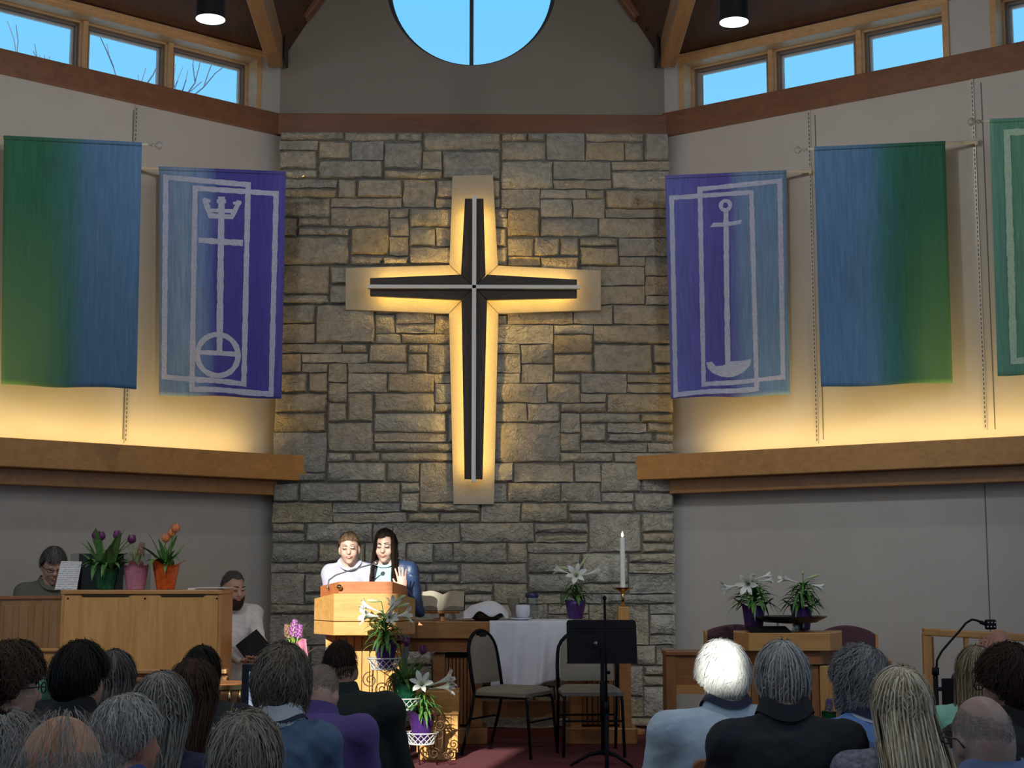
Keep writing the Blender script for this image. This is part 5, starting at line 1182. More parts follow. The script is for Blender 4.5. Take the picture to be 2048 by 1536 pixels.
# ================================================================== PEOPLE
def surface_nets(d, org, h):
    s = d < 0; c = np.zeros(tuple(n-1 for n in d.shape), np.int16)
    sl = lambda a, i, j, k: a[i:a.shape[0]-1+i, j:a.shape[1]-1+j, k:a.shape[2]-1+k]
    for i in (0, 1):
        for j in (0, 1):
            for k in (0, 1): c += sl(s, i, j, k)
    act = (c > 0) & (c < 8); idx = -np.ones(act.shape, np.int64); I = np.argwhere(act); idx[act] = np.arange(len(I))
    pos = np.zeros((len(I), 3)); cnt = np.zeros(len(I)); i0, j0, k0 = I.T
    cor = [(0,0,0),(1,0,0),(0,1,0),(1,1,0),(0,0,1),(1,0,1),(0,1,1),(1,1,1)]
    for a in range(8):
        for b in range(a+1, 8):
            ca, cb_ = cor[a], cor[b]
            if sum(abs(p-q) for p, q in zip(ca, cb_)) != 1: continue
            da = d[i0+ca[0], j0+ca[1], k0+ca[2]]; db = d[i0+cb_[0], j0+cb_[1], k0+cb_[2]]; m = (da < 0) != (db < 0)
            t = np.where(m, da/(da-db+1e-12), 0)[:, None]; pos += np.where(m[:, None], np.array(ca)+t*(np.array(cb_)-np.array(ca)), 0); cnt += m
    V = (I+pos/np.maximum(cnt, 1)[:, None])*h+np.array(org); F = []
    for ax in range(3):
        o1, o2 = (ax+1) % 3, (ax+2) % 3; n = list(d.shape)
        a = s.take(range(0, n[ax]-1), ax); b = s.take(range(1, n[ax]), ax); E = np.argwhere(a != b)
        E = E[(E[:, o1] > 0) & (E[:, o2] > 0) & (E[:, o1] < n[o1]-1) & (E[:, o2] < n[o2]-1)]
        if not len(E): continue
        def cell(p, q):
            X = E.copy(); X[:, o1] -= p; X[:, o2] -= q; return idx[X[:, 0], X[:, 1], X[:, 2]]
        Q = np.stack([cell(1, 1), cell(0, 1), cell(0, 0), cell(1, 0)], 1); inside = a[E[:, 0], E[:, 1], E[:, 2]]
        Q[~inside] = Q[~inside][:, ::-1]; F.append(Q)
    return V, np.concatenate(F)
def prim_d(p, P):
    if p[0] == 'c':
        a, b, ra, rb = np.array(p[1]), np.array(p[2]), p[3], p[4]; ab = b-a; t = np.clip(((P-a) @ ab)/max(1e-9, ab @ ab), 0, 1)
        return np.linalg.norm(P-a-t[..., None]*ab, axis=-1)-(ra+(rb-ra)*t)
    c, r = np.array(p[1]), np.array(p[2]); q = P-c
    if len(p) > 3 and p[3] is not None: q = q @ np.array(p[3])      # rotation columns = local axes
    k0 = np.linalg.norm(q/r, axis=-1); k1 = np.linalg.norm(q/(r*r), axis=-1); return k0*(k0-1)/np.maximum(k1, 1e-6)
def prim_box(p):
    if p[0] == 'c': a, b = np.array(p[1]), np.array(p[2]); r = max(p[3], p[4]); return np.minimum(a, b)-r, np.maximum(a, b)+r
    c = np.array(p[1]); r = max(p[2]); return c-r, c+r
def sdf_mesh(prims, h):
    """prims: (shape, k, material, sign)"""
    lo = np.min([prim_box(p[0])[0] for p in prims if p[3] > 0], 0)-.03; hi = np.max([prim_box(p[0])[1] for p in prims if p[3] > 0], 0)+.03
    n = np.ceil((hi-lo)/h).astype(int)+1; d = np.full(tuple(n), .5)
    for sh, k, m, sg in prims:
        a, b = prim_box(sh); mg = k+3*h
        i0 = np.maximum(0, np.floor((a-mg-lo)/h).astype(int)); i1 = np.minimum(n, np.ceil((b+mg-lo)/h).astype(int)+1)
        if (i1 <= i0).any(): continue
        ax = [lo[q]+np.arange(i0[q], i1[q])*h for q in range(3)]; P = np.stack(np.meshgrid(*ax, indexing='ij'), -1); e = prim_d(sh, P)
        S = tuple(slice(i0[q], i1[q]) for q in range(3)); c = d[S]
        if sg > 0:
            t = np.clip(.5+.5*(c-e)/k, 0, 1); d[S] = c*(1-t)+e*t-k*t*(1-t)
        else:
            t = np.clip(.5-.5*(c+e)/k, 0, 1); d[S] = c*(1-t)+(-e)*t+k*t*(1-t)
    V, F = surface_nets(d, lo, h)
    C = V[F].mean(1); best = np.full(len(C), 9.0); mi = np.zeros(len(C), int)
    for sh, k, m, sg in prims:
        if sg < 0: continue
        e = prim_d(sh, C); w = e < best; best[w] = e[w]; mi[w] = m
    return V, F, mi
def hand_prims(w, d, nrm, side, m, curl=.25, sc=1.0, spread=.16):
    """w wrist, d direction of fingers, nrm palm normal, side vector towards the thumb"""
    w, d, nrm = Vector(w), Vector(d).normalized(), Vector(nrm).normalized(); s = d.cross(nrm).normalized()
    if s.dot(Vector(side)) < 0: s = -s
    out = []; pc = w+d*.045*sc; Rm = Matrix((s, d, nrm)).transposed()
    out.append((('e', tuple(pc), (.040*sc, .052*sc, .016*sc), Rm), .012, m, 1))
    for k, (o, L_) in enumerate(((.030, .072), (.011, .080), (-.009, .074), (-.028, .058))):
        b = w+d*.085*sc+s*o*sc; fd = (d+s*spread*(o/.03)).normalized(); mid = b+fd*L_*.5*sc; tip = mid+(fd-nrm*-curl).normalized()*L_*.5*sc
        out += [(('c', tuple(b-d*.012), tuple(mid), .0088*sc, .0080*sc), .005, m, 1), (('c', tuple(mid), tuple(tip), .0080*sc, .0066*sc), .004, m, 1)]
    b = w+d*.022*sc+s*.026*sc; mid = b+(s*.75+d*.6).normalized()*.04*sc; tip = mid+(s*.3+d*.9+nrm*curl).normalized()*.032*sc
    out += [(('c', tuple(b), tuple(mid), .013*sc, .010*sc), .008, m, 1), (('c', tuple(mid), tuple(tip), .010*sc, .0078*sc), .004, m, 1)]
    return out
def skin(name, c): return M(name, c, .5, var=.12, scale=14, bump=.12, bscale=90, bdist=.003, sss=.12)
def cloth(name, c, bump=.5, rough=.85, var=.1, bs=14, **kw): return M(name, c, rough, var=var, scale=9, bump=bump, bscale=bs, bdist=.02, **kw)
def hairm(name, c1, c2, rough=.45):
    m, t, p = _new(name); g = t.nodes.new('ShaderNodeNewGeometry'); n = _noise(t, _coord(t, (1, 1, .25)), 55, 3)
    a = t.nodes.new('ShaderNodeMath'); a.operation = 'ADD'; b = t.nodes.new('ShaderNodeMath'); b.operation = 'MULTIPLY'; b.inputs[1].default_value = .5
    t.links.new(g.outputs['Random Per Island'], a.inputs[0]); t.links.new(n, a.inputs[1]); t.links.new(a.outputs[0], b.inputs[0])
    t.links.new(_ramp(t, b.outputs[0], [(.2, c1), (.8, c2)]), p.inputs['Base Color']); p.inputs['Roughness'].default_value = .6; p.inputs['Specular IOR Level'].default_value = .18
    return m
m_trous = cloth('dark_trousers', (.03, .03, .04))
m_lips = M('lips', (.45, .15, .13), .4, var=.05); m_lash = M('lash', (.03, .02, .018), .6); m_teeth = M('teeth', (.8, .78, .72), .3, var=.02); m_glasses = M('spectacle_frame', (.02, .02, .022), .3, .2)
m_lens2 = glassm('spectacle_lens', (.9, .92, .92), .1)
def rot3(yaw, pitch, roll): return Matrix.Rotation(R(yaw), 3, 'Z') @ Matrix.Rotation(R(pitch), 3, 'X') @ Matrix.Rotation(R(roll), 3, 'Y')
class Person: pass
def person(label, px, ytop, Y, floor=-.28, rz=0, head=(0, 0, 0), lean=.03, sw=.185, build=1.0, skinm=None, top=None, legs=None, hs=1.0, stand=False, res=.013, face=False, arms=None, sleeve=None, collar=-.275, rise=0.0, stoop=0.0, group=None, hand_res=.005, ears=True, handm=None, neck_skin=True, foldk=1.0):
    """px: head centre pixel, ytop: crown pixel row"""
    topw = W(px, ytop, Y); H = topw.z-floor; Rz = Matrix.Rotation(R(rz), 3, 'Z'); Rh = rot3(*head)
    HC = Vector((0, lean+.035, H-.118*hs)); base = Vector((topw.x, Y, floor))-Rz @ Vector((HC.x, HC.y, 0)); base.z = floor
    toL = lambda p: tuple(Rz.transposed() @ (Vector(p)-base))
    hp = lambda x, y, z: tuple(HC+Rh @ (Vector((x, y, z))*hs))
    P = []; A = lambda sh, k, m, sg=1: P.append((sh, k, m, sg))
    hm = [list(r) for r in Rh]
    # head
    A(('e', hp(0, -.012, .012), tuple(q*hs for q in (.074, .094, .106)), hm), .02, 0)
    A(('e', hp(0, .030, -.052), tuple(q*hs for q in (.056, .060, .066)), hm), .035, 0)
    A(('e', hp(0, -.045, -.030), tuple(q*hs for q in (.060, .055, .070)), hm), .03, 0)
    if ears:
        for sg in (-1, 1): A(('e', hp(sg*.076, -.008, -.018), tuple(q*hs for q in (.010, .020, .032)), hm), .008, 0)
    A(('c', hp(0, .080, .012), hp(0, .103, -.026), .010*hs, .015*hs), .014, 0)
    if face:
        for sg in (-1, 1):
            A(('e', hp(sg*.031, .092, .012), tuple(q*hs for q in (.021, .012, .013)), hm), .010, 0, -1)
            A(('e', hp(sg*.031, .077, .011), tuple(q*hs for q in (.016, .014, .011)), hm), .006, 0)
            A(('e', hp(sg*.036, .066, -.036), tuple(q*hs for q in (.022, .020, .022)), hm), .02, 0)
        A(('e', hp(0, .077, -.098), tuple(q*hs for q in (.024, .018, .018)), hm), .02, 0)
        A(('e', hp(0, .086, -.062), tuple(q*hs for q in (.024, .014, .016)), hm), .012, 0)
    nb = Vector((0, lean*.8-.012-stoop*.3, H-.238*hs)); nk = HC+Rh @ (Vector((0, -.03, -.075))*hs)
    A(('c', tuple(nk), tuple(nb+Vector((0, 0, .0))), .051*hs*build**.5, .057*hs*build**.5), .03, 0 if neck_skin else 1)
    zs = H-.308*hs+rise; ys = lean*.6-.03
    for sg in (-1, 1):
        A(('c', (sg*.032, nb.y-.012, nb.z-.014), (sg*sw*.92, ys, zs+.008), .046, .056*build), .05, 1)
        A(('e', (sg*sw, ys, zs-.01), (.062*build, .068*build, .07)), .05, 1)
    A(('e', (0, ys+.012, zs-.13), (sw*.98, .118*build, .185)), .06, 1)
    A(('e', (0, ys-.02, zs-.06), (sw*.92, .095*build, .13)), .05, 1)
    if stand: seat = H*.50; A(('e', (0, ys+.02, (zs+seat)/2-.03), (sw*.83, .11*build, .2)), .07, 1); A(('e', (0, .0, seat), (.165*build, .115*build, .13)), .06, 1)
    else:
        seat = max(.38, H-.90); A(('e', (0, ys*.5+.015, (zs+seat)/2+.02), (sw*.90*build, .125*build, .23)), .07, 1); A(('e', (0, .0, seat+.11), (.175*build, .135, .13)), .06, 1)
    for sg in (-1, 1):
        if stand:
            A(('c', (sg*.085, 0, seat-.02), (sg*.09, .01, .48), .085, .06), .04, 2); A(('c', (sg*.09, .01, .48), (sg*.09, -.02, .07), .058, .042), .02, 2); A(('c', (sg*.09, -.04, .045), (sg*.10, .14, .035), .042, .035), .02, 2)
        else:
            A(('c', (sg*.095, .02, seat+.085), (sg*.12, .42, seat+.07), .085, .066), .04, 2); A(('c', (sg*.12, .42, seat+.06), (sg*.12, .40, .08), .058, .042), .02, 2); A(('c', (sg*.12, .37, .045), (sg*.125, .54, .035), .042, .034), .02, 2)
    HG = []
    for i, sg in enumerate((-1, 1)):
        sp = arms.get('left' if sg < 0 else 'right') if arms else None
        sh = (sg*sw, ys, zs-.01)
        if sp:
            el, wr = toL(sp['elbow']), toL(sp['wrist']); Rt = Rz.transposed(); hd, hn, hsd = (tuple(Rt @ Vector(sp[k])) for k in ('dir', 'normal', 'thumb'))
        elif stand: el = (sg*(sw+.05), .0, H*.60); wr = (sg*(sw*.75), .17, H*.55); hd, hn, hsd = (-sg*.4, .9, 0), (0, 0, -1), (-sg, 0, 0)
        else: el = (sg*(sw+.055), .06, zs-.27); wr = (sg*.10, .27, seat+.16); hd, hn, hsd = (-sg*.5, .85, -.1), (0, 0, -1), (-sg, .3, 0)
        A(('c', sh, el, .056*build, .046*build), .035, 1); A(('c', el, wr, .045*build, .031), .025, 1 if sleeve is None else 3)
        wv = Vector(wr)+Vector(hd).normalized()*.02
        HG.append(hand_prims(wv, hd, hn, hsd, 0, sp.get('curl', .3) if sp else .5, hs*.95, sp.get('spread', .16) if sp else .1))
    V, F, mi = sdf_mesh(P, res)
    Vs, Fs, Ms = [V], [F], [mi]; off = len(V)
    for hg in HG:
        v, f_, m_ = sdf_mesh(hg, hand_res); Vs.append(v); Fs.append(f_+off); Ms.append(m_); off += len(v)
    V = np.concatenate(Vs); F = np.concatenate(Fs); mi = np.concatenate(Ms)
    # seam between skin and clothing round the neck, used by collars
    nF0 = len(Fs[0]); F0, M0, V0 = F[:nF0], mi[:nF0], V
    sk = np.zeros(len(V), bool); ck = np.zeros(len(V), bool); sk[F0[M0 == 0].ravel()] = True; ck[F0[M0 == 1].ravel()] = True
    bv = V[sk & ck]; bv = bv[(np.abs(bv[:, 2]-nb.z) < .12) & (np.hypot(bv[:, 0], bv[:, 1]-nb.y) < .17)]
    NB = 36; ring = np.full((NB, 2), np.nan); an = np.arctan2(bv[:, 1]-nb.y, bv[:, 0])
    for q in range(NB):
        dd = np.abs((an-(2*np.pi*q/NB)+np.pi) % (2*np.pi)-np.pi) < .22
        if dd.any(): ring[q] = (np.hypot(bv[dd, 0], bv[dd, 1]-nb.y).mean(), bv[dd, 2].mean()-nb.z)
    for q in range(2):
        c_ = ring[:, q]; ok = ~np.isnan(c_)
        if ok.sum() > 3: ii = np.arange(NB); c_[~ok] = np.interp(ii[~ok], np.concatenate([ii[ok]-NB, ii[ok], ii[ok]+NB]), np.tile(c_[ok], 3))
        else: c_[:] = (.075, .02)[q]
        for _ in range(4): c_[:] = (np.roll(c_, 1)+c_*2+np.roll(c_, -1))/4
    t = thing('person', base, label, 'person', group)
    # cloth folds: shallow wandering ridges pushed along the surface normal
    wr_ = np.random.RandomState(abs(hash(label)) % 9999 if False else sum(map(ord, label)))
    fn = np.cross(V[F[:, 2]]-V[F[:, 0]], V[F[:, 3]]-V[F[:, 1]]); vn = np.zeros_like(V)
    for q in range(4): np.add.at(vn, F[:, q], fn)
    vn /= np.maximum(np.linalg.norm(vn, axis=1), 1e-9)[:, None]; cm = np.zeros(len(V)); cm[F[mi > 0].ravel()] = 1; cm[sk] = 0; fold = np.zeros(len(V))
    for q in range(7):
        kv = wr_.normal(size=3)*np.array([16, 12, 24]); k2 = wr_.normal(size=3)*9
        fold += (1-np.abs(np.sin(V @ kv+wr_.uniform(0, 6)+1.2*np.sin(V @ k2))))**2*(.5+.5*np.sin(V @ (k2*.7)+wr_.uniform(0, 6)))
    V = V+vn*(cm*(fold-1.1)*.0045*foldk)[:, None]
    Rn = np.array(Rz); me = bpy.data.meshes.new('body'); me.from_pydata((V @ Rn.T).tolist(), [], F.tolist())
    for m_ in (skinm, top, legs or m_trous): me.materials.append(m_)
    me.polygons.foreach_set('material_index', np.minimum(mi, 2)); me.polygons.foreach_set('use_smooth', [True]*len(F)); me.update()
    o = bpy.data.objects.new('body', me); COL.objects.link(o); o.parent = t; ORG[o.name] = ORG[t.name]
    p = Person(); p.ring = ring; p.t, p.H, p.Rz, p.Rh, p.HC, p.base, p.hs, p.nb, p.zs, p.ys, p.sw, p.seat = t, H, Rz, Rh, HC, base, hs, nb, zs, ys, sw, seat
    p.hw = lambda x, y, z: base+Rz @ (HC+Rh @ (Vector((x, y, z))*hs)); p.bw = lambda x, y, z: base+Rz @ Vector((x, y, z))
    if face:
        for sg in (-1, 1):
            MB().tube([p.hw(sg*(.014+.034*k/6), .0975-.012*(k/6)**2, .009-.006*math.sin(math.pi*k/6)) for k in range(7)], .0026*hs, 5).build('eyelash', m_lash, t)
        mb = MB(); mb.grid(lambda u, v: p.hw((u-.5)*.056, .1085-.040*(u-.5)**2*4*.35, -.060+(v-.5)*.015*math.sin(math.pi*min(.98, max(.02, u)))+.010*(2*u-1)**2*.6), 10, 4); mb.build('lips', m_lips, t, True)
        mb = MB(); mb.grid(lambda u, v: p.hw((u-.5)*.024, .1100-.012*(u-.5)**2*4*.5, -.0595+(v-.5)*.0038*math.sin(math.pi*min(.95, max(.05, u)))+.005*(2*u-1)**2*.6), 8, 2); mb.build('teeth', m_teeth, t, True)
    return p
def eyebrows(p, mat, th=.0035):
    for sg in (-1, 1): MB().tube([p.hw(sg*(.012+.040*k/5), .101-.016*(k/5)**2, .030+.006*math.sin(math.pi*.8*k/5)) for k in range(6)], th, 5, rs=[th, th*1.2, th*1.2, th, th*.8, th*.4]).build('eyebrow', mat, p.t)
def glasses(p, mat=None, lens=True):
    mat = mat or m_glasses; mb = MB()
    for sg in (-1, 1):
        mb.tube([p.hw(sg*(.034+.024*math.cos(a*.5236)), .106, .008+.018*math.sin(a*.5236)) for a in range(13)], .0022, 5, False)
        mb.tube([p.hw(sg*.057, .104, .012), p.hw(sg*.080, .06, .010), p.hw(sg*.083, -.01, .004), p.hw(sg*.080, -.035, -.02)], .0026, 5)
    mb.tube([p.hw(-.010, .108, .010), p.hw(.010, .108, .010)], .002, 5); mb.build('spectacles', mat, p.t, True)
def hair(p, mat, back=-.10, side=-.02, front=.05, hang=0.0, hang_front=.0, vol=.012, curl=0.0, n=1300, w=.0035, bald=0.0, seed=0, spread=.06, crown=-.28, cap=True, freq=9.0, lift=.004, hangmin=-.2, len_=(.3, .6), scatter=.004, bulge=0.0, partx=0.0, ybk=-.06, capvol=None, S=6, den=1.9, wk=.52, drape=None, yfr=.02, clumps=110, soft=False, lump=.035):
    rg = random.Random(seed); cax = Vector((partx, crown, 1)).normalized(); e1 = Vector((1, 0, 0)); e1 = (e1-cax*e1.dot(cax)).normalized(); e2 = cax.cross(e1)
    rad = Vector((.074+vol, .096+vol, .107+vol)); lp = [rg.uniform(0, 6.28) for _ in range(4)]
    CL = [(rg.uniform(0, 2*math.pi), rg.uniform(0, 1), rg.uniform(-.2, .2), rg.uniform(0, 6.28)) for _ in range(clumps)]
    def surf(phi, th):
        d = cax*math.cos(th)+(e1*math.cos(phi)+e2*math.sin(phi))*math.sin(th)
        b_ = (1+bulge*max(0, -d.y)*max(0, .6-abs(d.z)))*(1+lump*(math.sin(3*phi+lp[0]+th*2)*.6+math.sin(7*phi+lp[1]-th*3)*.4)*min(1, th)*min(1, vol/.012)); return Vector((rad.x*d.x*b_, rad.y*d.y*b_-.012, rad.z*d.z+.012)), d
    cache = {}
    def full(phi):
        k = round(phi*24/math.pi) % 48
        if k in cache: return cache[k]
        phi = k*math.pi/24; pts = []; th0 = 0.0; d_last = None
        for i in range(41):
            th = th0+i*.06; q, d = surf(phi, th); h_ = math.hypot(d.x, d.y); wv = d.y/h_ if h_ > 1e-4 else 0
            zl = side+(front-side)*max(0, wv) if wv > 0 else side+(back-side)*(-wv)
            if wv > .0: zl = side+(front-side)*min(1, wv*1.6)
            if th > .5 and q.z < zl+.010*math.sin(5*phi+lp[2])*min(1, vol/.012): break
            if bald and th < bald*(1 if wv < .3 else 1+1.2*wv): continue
            pts.append(q); d_last = wv
        if not pts: pts = [q, q+Vector((0, 0, -.004))]
        if d_last is None: d_last = 0
        L_ = hang if d_last < -.2 else (hang_front if d_last < hangmin else 0)
        if L_ > 0:
            b_ = pts[-1].copy(); m_ = 12
            for i in range(1, m_+1):
                f_ = i/m_; yy = b_.y+(ybk*f_**.7 if d_last < 0 else yfr*f_); yy = yy if drape is None else b_.y+(min(drape, b_.y)-b_.y)*min(1, f_*1.6*max(.3, L_/.3))**.8; pts.append(Vector((b_.x*(1+spread*f_**.8*3), yy, b_.z-L_*f_)))
        cache[k] = pts; return pts
    def at(phi, t, off):
        pts = full(phi); x = t*(len(pts)-1); i = min(int(x), len(pts)-2); f_ = min(x-i, 1.6); q = pts[i].lerp(pts[i+1], f_) if len(pts) > 1 else pts[0]
        nrm = Vector((q.x/rad.x**2, (q.y+.012)/rad.y**2, max(-.3, (q.z-.012)/rad.z)/rad.z*.6)).normalized(); return q+nrm*off, nrm
    mb = MB()
    if cap:
        N, K = 48, 18
        V = [p.hw(*(at(2*math.pi*a/N, k/K, -.003+(curl*.5*math.sin(a*2.3+k*1.7)+curl*.4*math.sin(a*5.1-k*2.9) if curl else 0))[0])) for k in range(K+1) for a in range(N)]
        F = [(k*N+a, k*N+(a+1) % N, (k+1)*N+(a+1) % N, (k+1)*N+a) for k in range(K) for a in range(N)]
        mb.add(V, F)
    n = int(n*den); w = w*wk
    for q in range(n):
        c_ = CL[rg.randrange(clumps)]; phi = c_[0]+rg.gauss(0, .045); t0 = rg.uniform(-.1, .92); t0 = max(0, t0); ln = rg.uniform(*len_); ph = c_[3]+rg.uniform(-.5, .5); am = curl*rg.uniform(.5, 1.3); of = scatter*(.75*c_[1]+.35*rg.random())+lift*.3+(rg.random()**12)*lift*3; of *= min(1, t0*4+.25); fr_ = freq*rg.uniform(.7, 1.3); dphi = c_[2]+rg.uniform(-.08, .08); tend = rg.uniform(.9, 1.07)
        if soft and rg.random() > math.sin(math.pi*min(1, max(0, t0)))**.6: continue
        pts = []
        for i in range(S+1):
            f_ = i/S; t = t0+ln*f_; b_, nr = at(phi+dphi*f_, t, of+am*.8*(.5+.5*math.sin(ph+fr_*f_))+(lift*rg.uniform(0, 1) if i == S else 0)); pts.append((b_, nr))
            if t >= tend: break
        if len(pts) < 3: continue
        V = []
        for i, (b_, nr) in enumerate(pts):
            tg = (pts[min(i+1, len(pts)-1)][0]-pts[max(i-1, 0)][0])
            if tg.length < 1e-6: tg = Vector((0, 0, -1))
            sd_ = nr.cross(tg).normalized(); b2 = b_+sd_*am*math.cos(ph+fr_*i/S); ww = w*(1 if i < len(pts)-1 else .15)
            V += [p.hw(*(b2-sd_*ww)), p.hw(*(b2+sd_*ww))]
        mb.add(V, [(2*i, 2*i+1, 2*i+3, 2*i+2) for i in range(len(pts)-1)])
    o = mb.build('hair', mat, p.t, True); return o
def collar(p, mat, h=.05, r=None, name='collar', dz=0.0, th=.006, open_=True, flare=.004):
    """band that follows the neckline seam; h tall, dz lower/higher, flare pushes it outwards"""
    N = len(p.ring); V = []; F = []
    for k in range(N):
        a = 2*math.pi*k/N; c_, s_ = math.cos(a), math.sin(a); rr, zz = p.ring[k]; back_ = .5-.5*s_; hh = h*(.55+.45*back_)
        for (q, z) in ((rr+.016+flare, -h*.45), (rr+.002+flare*.6-.10*max(0, hh-.03)*0, hh*.6), (rr+.002+th+flare*.6, hh*.6+.002), (rr+.018+flare+th, -h*.45-.004)):
            V.append(p.bw(p.nb.x+q*c_, p.nb.y+q*s_, p.nb.z+zz+z+dz))
    for k in range(N):
        j = (k+1) % N
        for q in range(4): F.append((4*k+q, 4*k+(q+1) % 4, 4*j+(q+1) % 4, 4*j+q))
    mb = MB(); mb.add(V, F); return mb.build(name, mat, p.t, True, flat_angle=60)
m_chair_oak = m_oakd_x
NCH = 0
def nave_chair(p, who, rz=0):
    b = p.base; Rz = p.Rz; s = p.seat; G = lambda x, y, z: tuple(b+Rz @ Vector((x, y, z)))
    t = thing('nave_chair', b, 'oak chair under the '+who, 'chair', 'oak chairs in the nave')
    MB().box((-.22, -.2, s-.06), (.22, .24, s-.005), G).build('seat', m_plum, t, bev=.015)
    y0 = -.235; prof = [(-.22, s+.08), (.22, s+.08)]+[(.22-.04+.04*math.cos(a), s+.36+.04*math.sin(a)) for a in (0, .5, 1.05, 1.57)]+[(-.22+.04-.04*math.sin(a), s+.36+.04*math.cos(a)) for a in (0, .5, 1.05, 1.57)]
    mb = MB(); mb.prism([Vector((x, 0, z)) for x, z in prof], (0, y0-.03, 0), (0, y0, 0)); mb.v = [G(*q) for q in mb.v]; mb.build('backrest', m_oakd_x, t, bev=.006)
    for sx_ in (-.2, .2):
        MB().box((sx_-.018, y0-.03, 0), (sx_+.018, y0+.005, s+.12), G).build('leg', m_oakd_z, t); MB().box((sx_-.018, .2, 0), (sx_+.018, .235, s-.05), G).build('leg', m_oakd_z, t)
sk_a = skin('skin_fair', (.56, .34, .26)); sk_b = skin('skin_ruddy', (.50, .25, .18)); sk_o = skin('skin_sunburnt', (.56, .27, .15)); sk_c = skin('skin_light', (.55, .36, .29)); sk_d = skin('skin_tan', (.40, .22, .15))
h_brown = hairm('hair_dark_brown', (.012, .007, .005), (.045, .025, .016)); h_black = hairm('hair_black', (.006, .005, .005), (.022, .018, .017)); h_grey = hairm('hair_grey', (.13, .12, .11), (.42, .40, .375)); h_dgrey = hairm('hair_dark_grey', (.045, .043, .042), (.18, .175, .17))
h_white = hairm('hair_white', (.55, .56, .56), (.85, .85, .84)); h_gb = hairm('hair_grey_brown', (.07, .055, .042), (.25, .205, .165)); h_bob = hairm('hair_ash', (.12, .11, .10), (.36, .34, .31)); h_blond = hairm('hair_blonde', (.32, .255, .165), (.86, .77, .60)); h_dblond = hairm('hair_dark_blonde', (.16, .12, .075), (.42, .34, .23)); h_red = hairm('hair_reddish_brown', (.025, .012, .008), (.085, .045, .03)); h_fair = hairm('hair_light_brown', (.10, .06, .035), (.30, .20, .12))
# plaid flannel
def plaid():
    m, t, p = _new('plaid_flannel'); c = t.nodes.new('ShaderNodeTexCoord'); sp = t.nodes.new('ShaderNodeSeparateXYZ'); t.links.new(c.outputs['Object'], sp.inputs[0]); outs = []
    for k in (0, 2):
        q = t.nodes.new('ShaderNodeMath'); q.operation = 'MULTIPLY'; q.inputs[1].default_value = 9; t.links.new(sp.outputs[k], q.inputs[0]); f_ = t.nodes.new('ShaderNodeMath'); f_.operation = 'FRACT'; t.links.new(q.outputs[0], f_.inputs[0]); outs.append(f_.outputs[0])
    a = _ramp(t, outs[0], [(0, (.035, .05, .04)), (.45, (.035, .05, .04)), (.5, (.24, .19, .12)), (.56, (.03, .03, .07)), (.97, (.03, .03, .07)), (1, (.035, .05, .04))]); b = _ramp(t, outs[1], [(0, (.3, .3, .3)), (.48, (.5, .5, .5)), (.5, (2, 1.6, 1.1)), (.56, (.7, .7, .7)), (1, (.5, .5, .5))])
    mx = t.nodes.new('ShaderNodeMix'); mx.data_type = 'RGBA'; mx.blend_type = 'MULTIPLY'; mx.inputs[0].default_value = 1; t.links.new(a, mx.inputs[6]); t.links.new(b, mx.inputs[7]); t.links.new(mx.outputs[2], p.inputs['Base Color']); p.inputs['Roughness'].default_value = .9; return m
c_black = cloth('black_jacket', (.012, .013, .015)); c_navyj = cloth('navy_jacket', (.013, .016, .024)); c_purple = cloth('purple_shirt', (.11, .075, .27)); c_denim = cloth('denim_blue_sweater', (.085, .15, .26), .4); c_ltblue = cloth('pale_blue_sweater', (.50, .62, .74), .4); c_blue = cloth('blue_shirt', (.13, .25, .55)); c_knit = M('grey_knit', (.20, .20, .25), .9, var=.5, scale=45, bump=.8, bscale=70, bdist=.01); c_mint = cloth('mint_top', (.28, .60, .46)); c_white = cloth('white_top', (.65, .65, .63)); c_navyv = cloth('navy_vest', (.012, .018, .055)); c_gcam = M('green_patterned', (.06, .065, .045), .9, var=.7, scale=50); c_bluep = cloth('royal_blue_shirt', (.05, .10, .32)); c_dgreen = cloth('dark_green_jacket', (.010, .018, .017)); c_alb = cloth('white_alb', (.74, .75, .78), .6, bs=9); c_lav = M('tie_dye_lavender', (.46, .38, .52), .85, var=.2, scale=14, col2=(.44, .50, .60), bump=.4, bscale=14, bdist=.015); c_rain = cloth('blue_rain_jacket', (.020, .042, .11), .5, .4); c_teal = cloth('pale_teal_top', (.36, .56, .62)); c_olive = cloth('olive_blouse', (.13, .14, .11)); c_navyc = cloth('navy_collar', (.02, .025, .06)); c_bluec = cloth('blue_collar', (.16, .22, .40)); c_whitec = cloth('white_collar', (.60, .63, .68), .2); c_grid = cloth('grey_check_trousers', (.16, .18, .24))
# ---------------- people on the platform
def V3(px, py, Y): return W(px, py, Y)
wo = person('woman in a blue rain jacket at the lectern raising her open hand', 771, 1061, 11.2, 0.0, 168, (4, -9, 0), .03, .175, .92, sk_c, c_rain, c_grid, .97, True, .008, True,
    {'left': dict(elbow=V3(838, 1222, 11.0), wrist=V3(806, 1182, 10.9), dir=(-.10, 0, 1), normal=(0, -1, .1), thumb=(-1, 0, 0), curl=-.05, spread=.22), 'right': dict(elbow=V3(732, 1240, 11.1), wrist=V3(728, 1228, 10.98), dir=(.3, -.9, 0), normal=(0, 0, -1), thumb=(1, 0, 0))}, collar=-.3)
hair(wo, h_brown, -.03, -.03, .078, .42, .34, .010, .0, 2200, .0035, seed=1, spread=.10, hangmin=.6, len_=(.25, .5), partx=-.25, ybk=-.05, yfr=.10)
eyebrows(wo, h_brown)
mb = MB(); mb.grid(lambda u, v: wo.bw((u-.5)*(.10+.05*(1-v)), wo.ys+.150+.010*math.cos((u-.5)*3)-.075*v**2, wo.zs-.20+.25*v), 8, 10); mb.build('shirt_front', c_teal, wo.t, True, solid=.004)
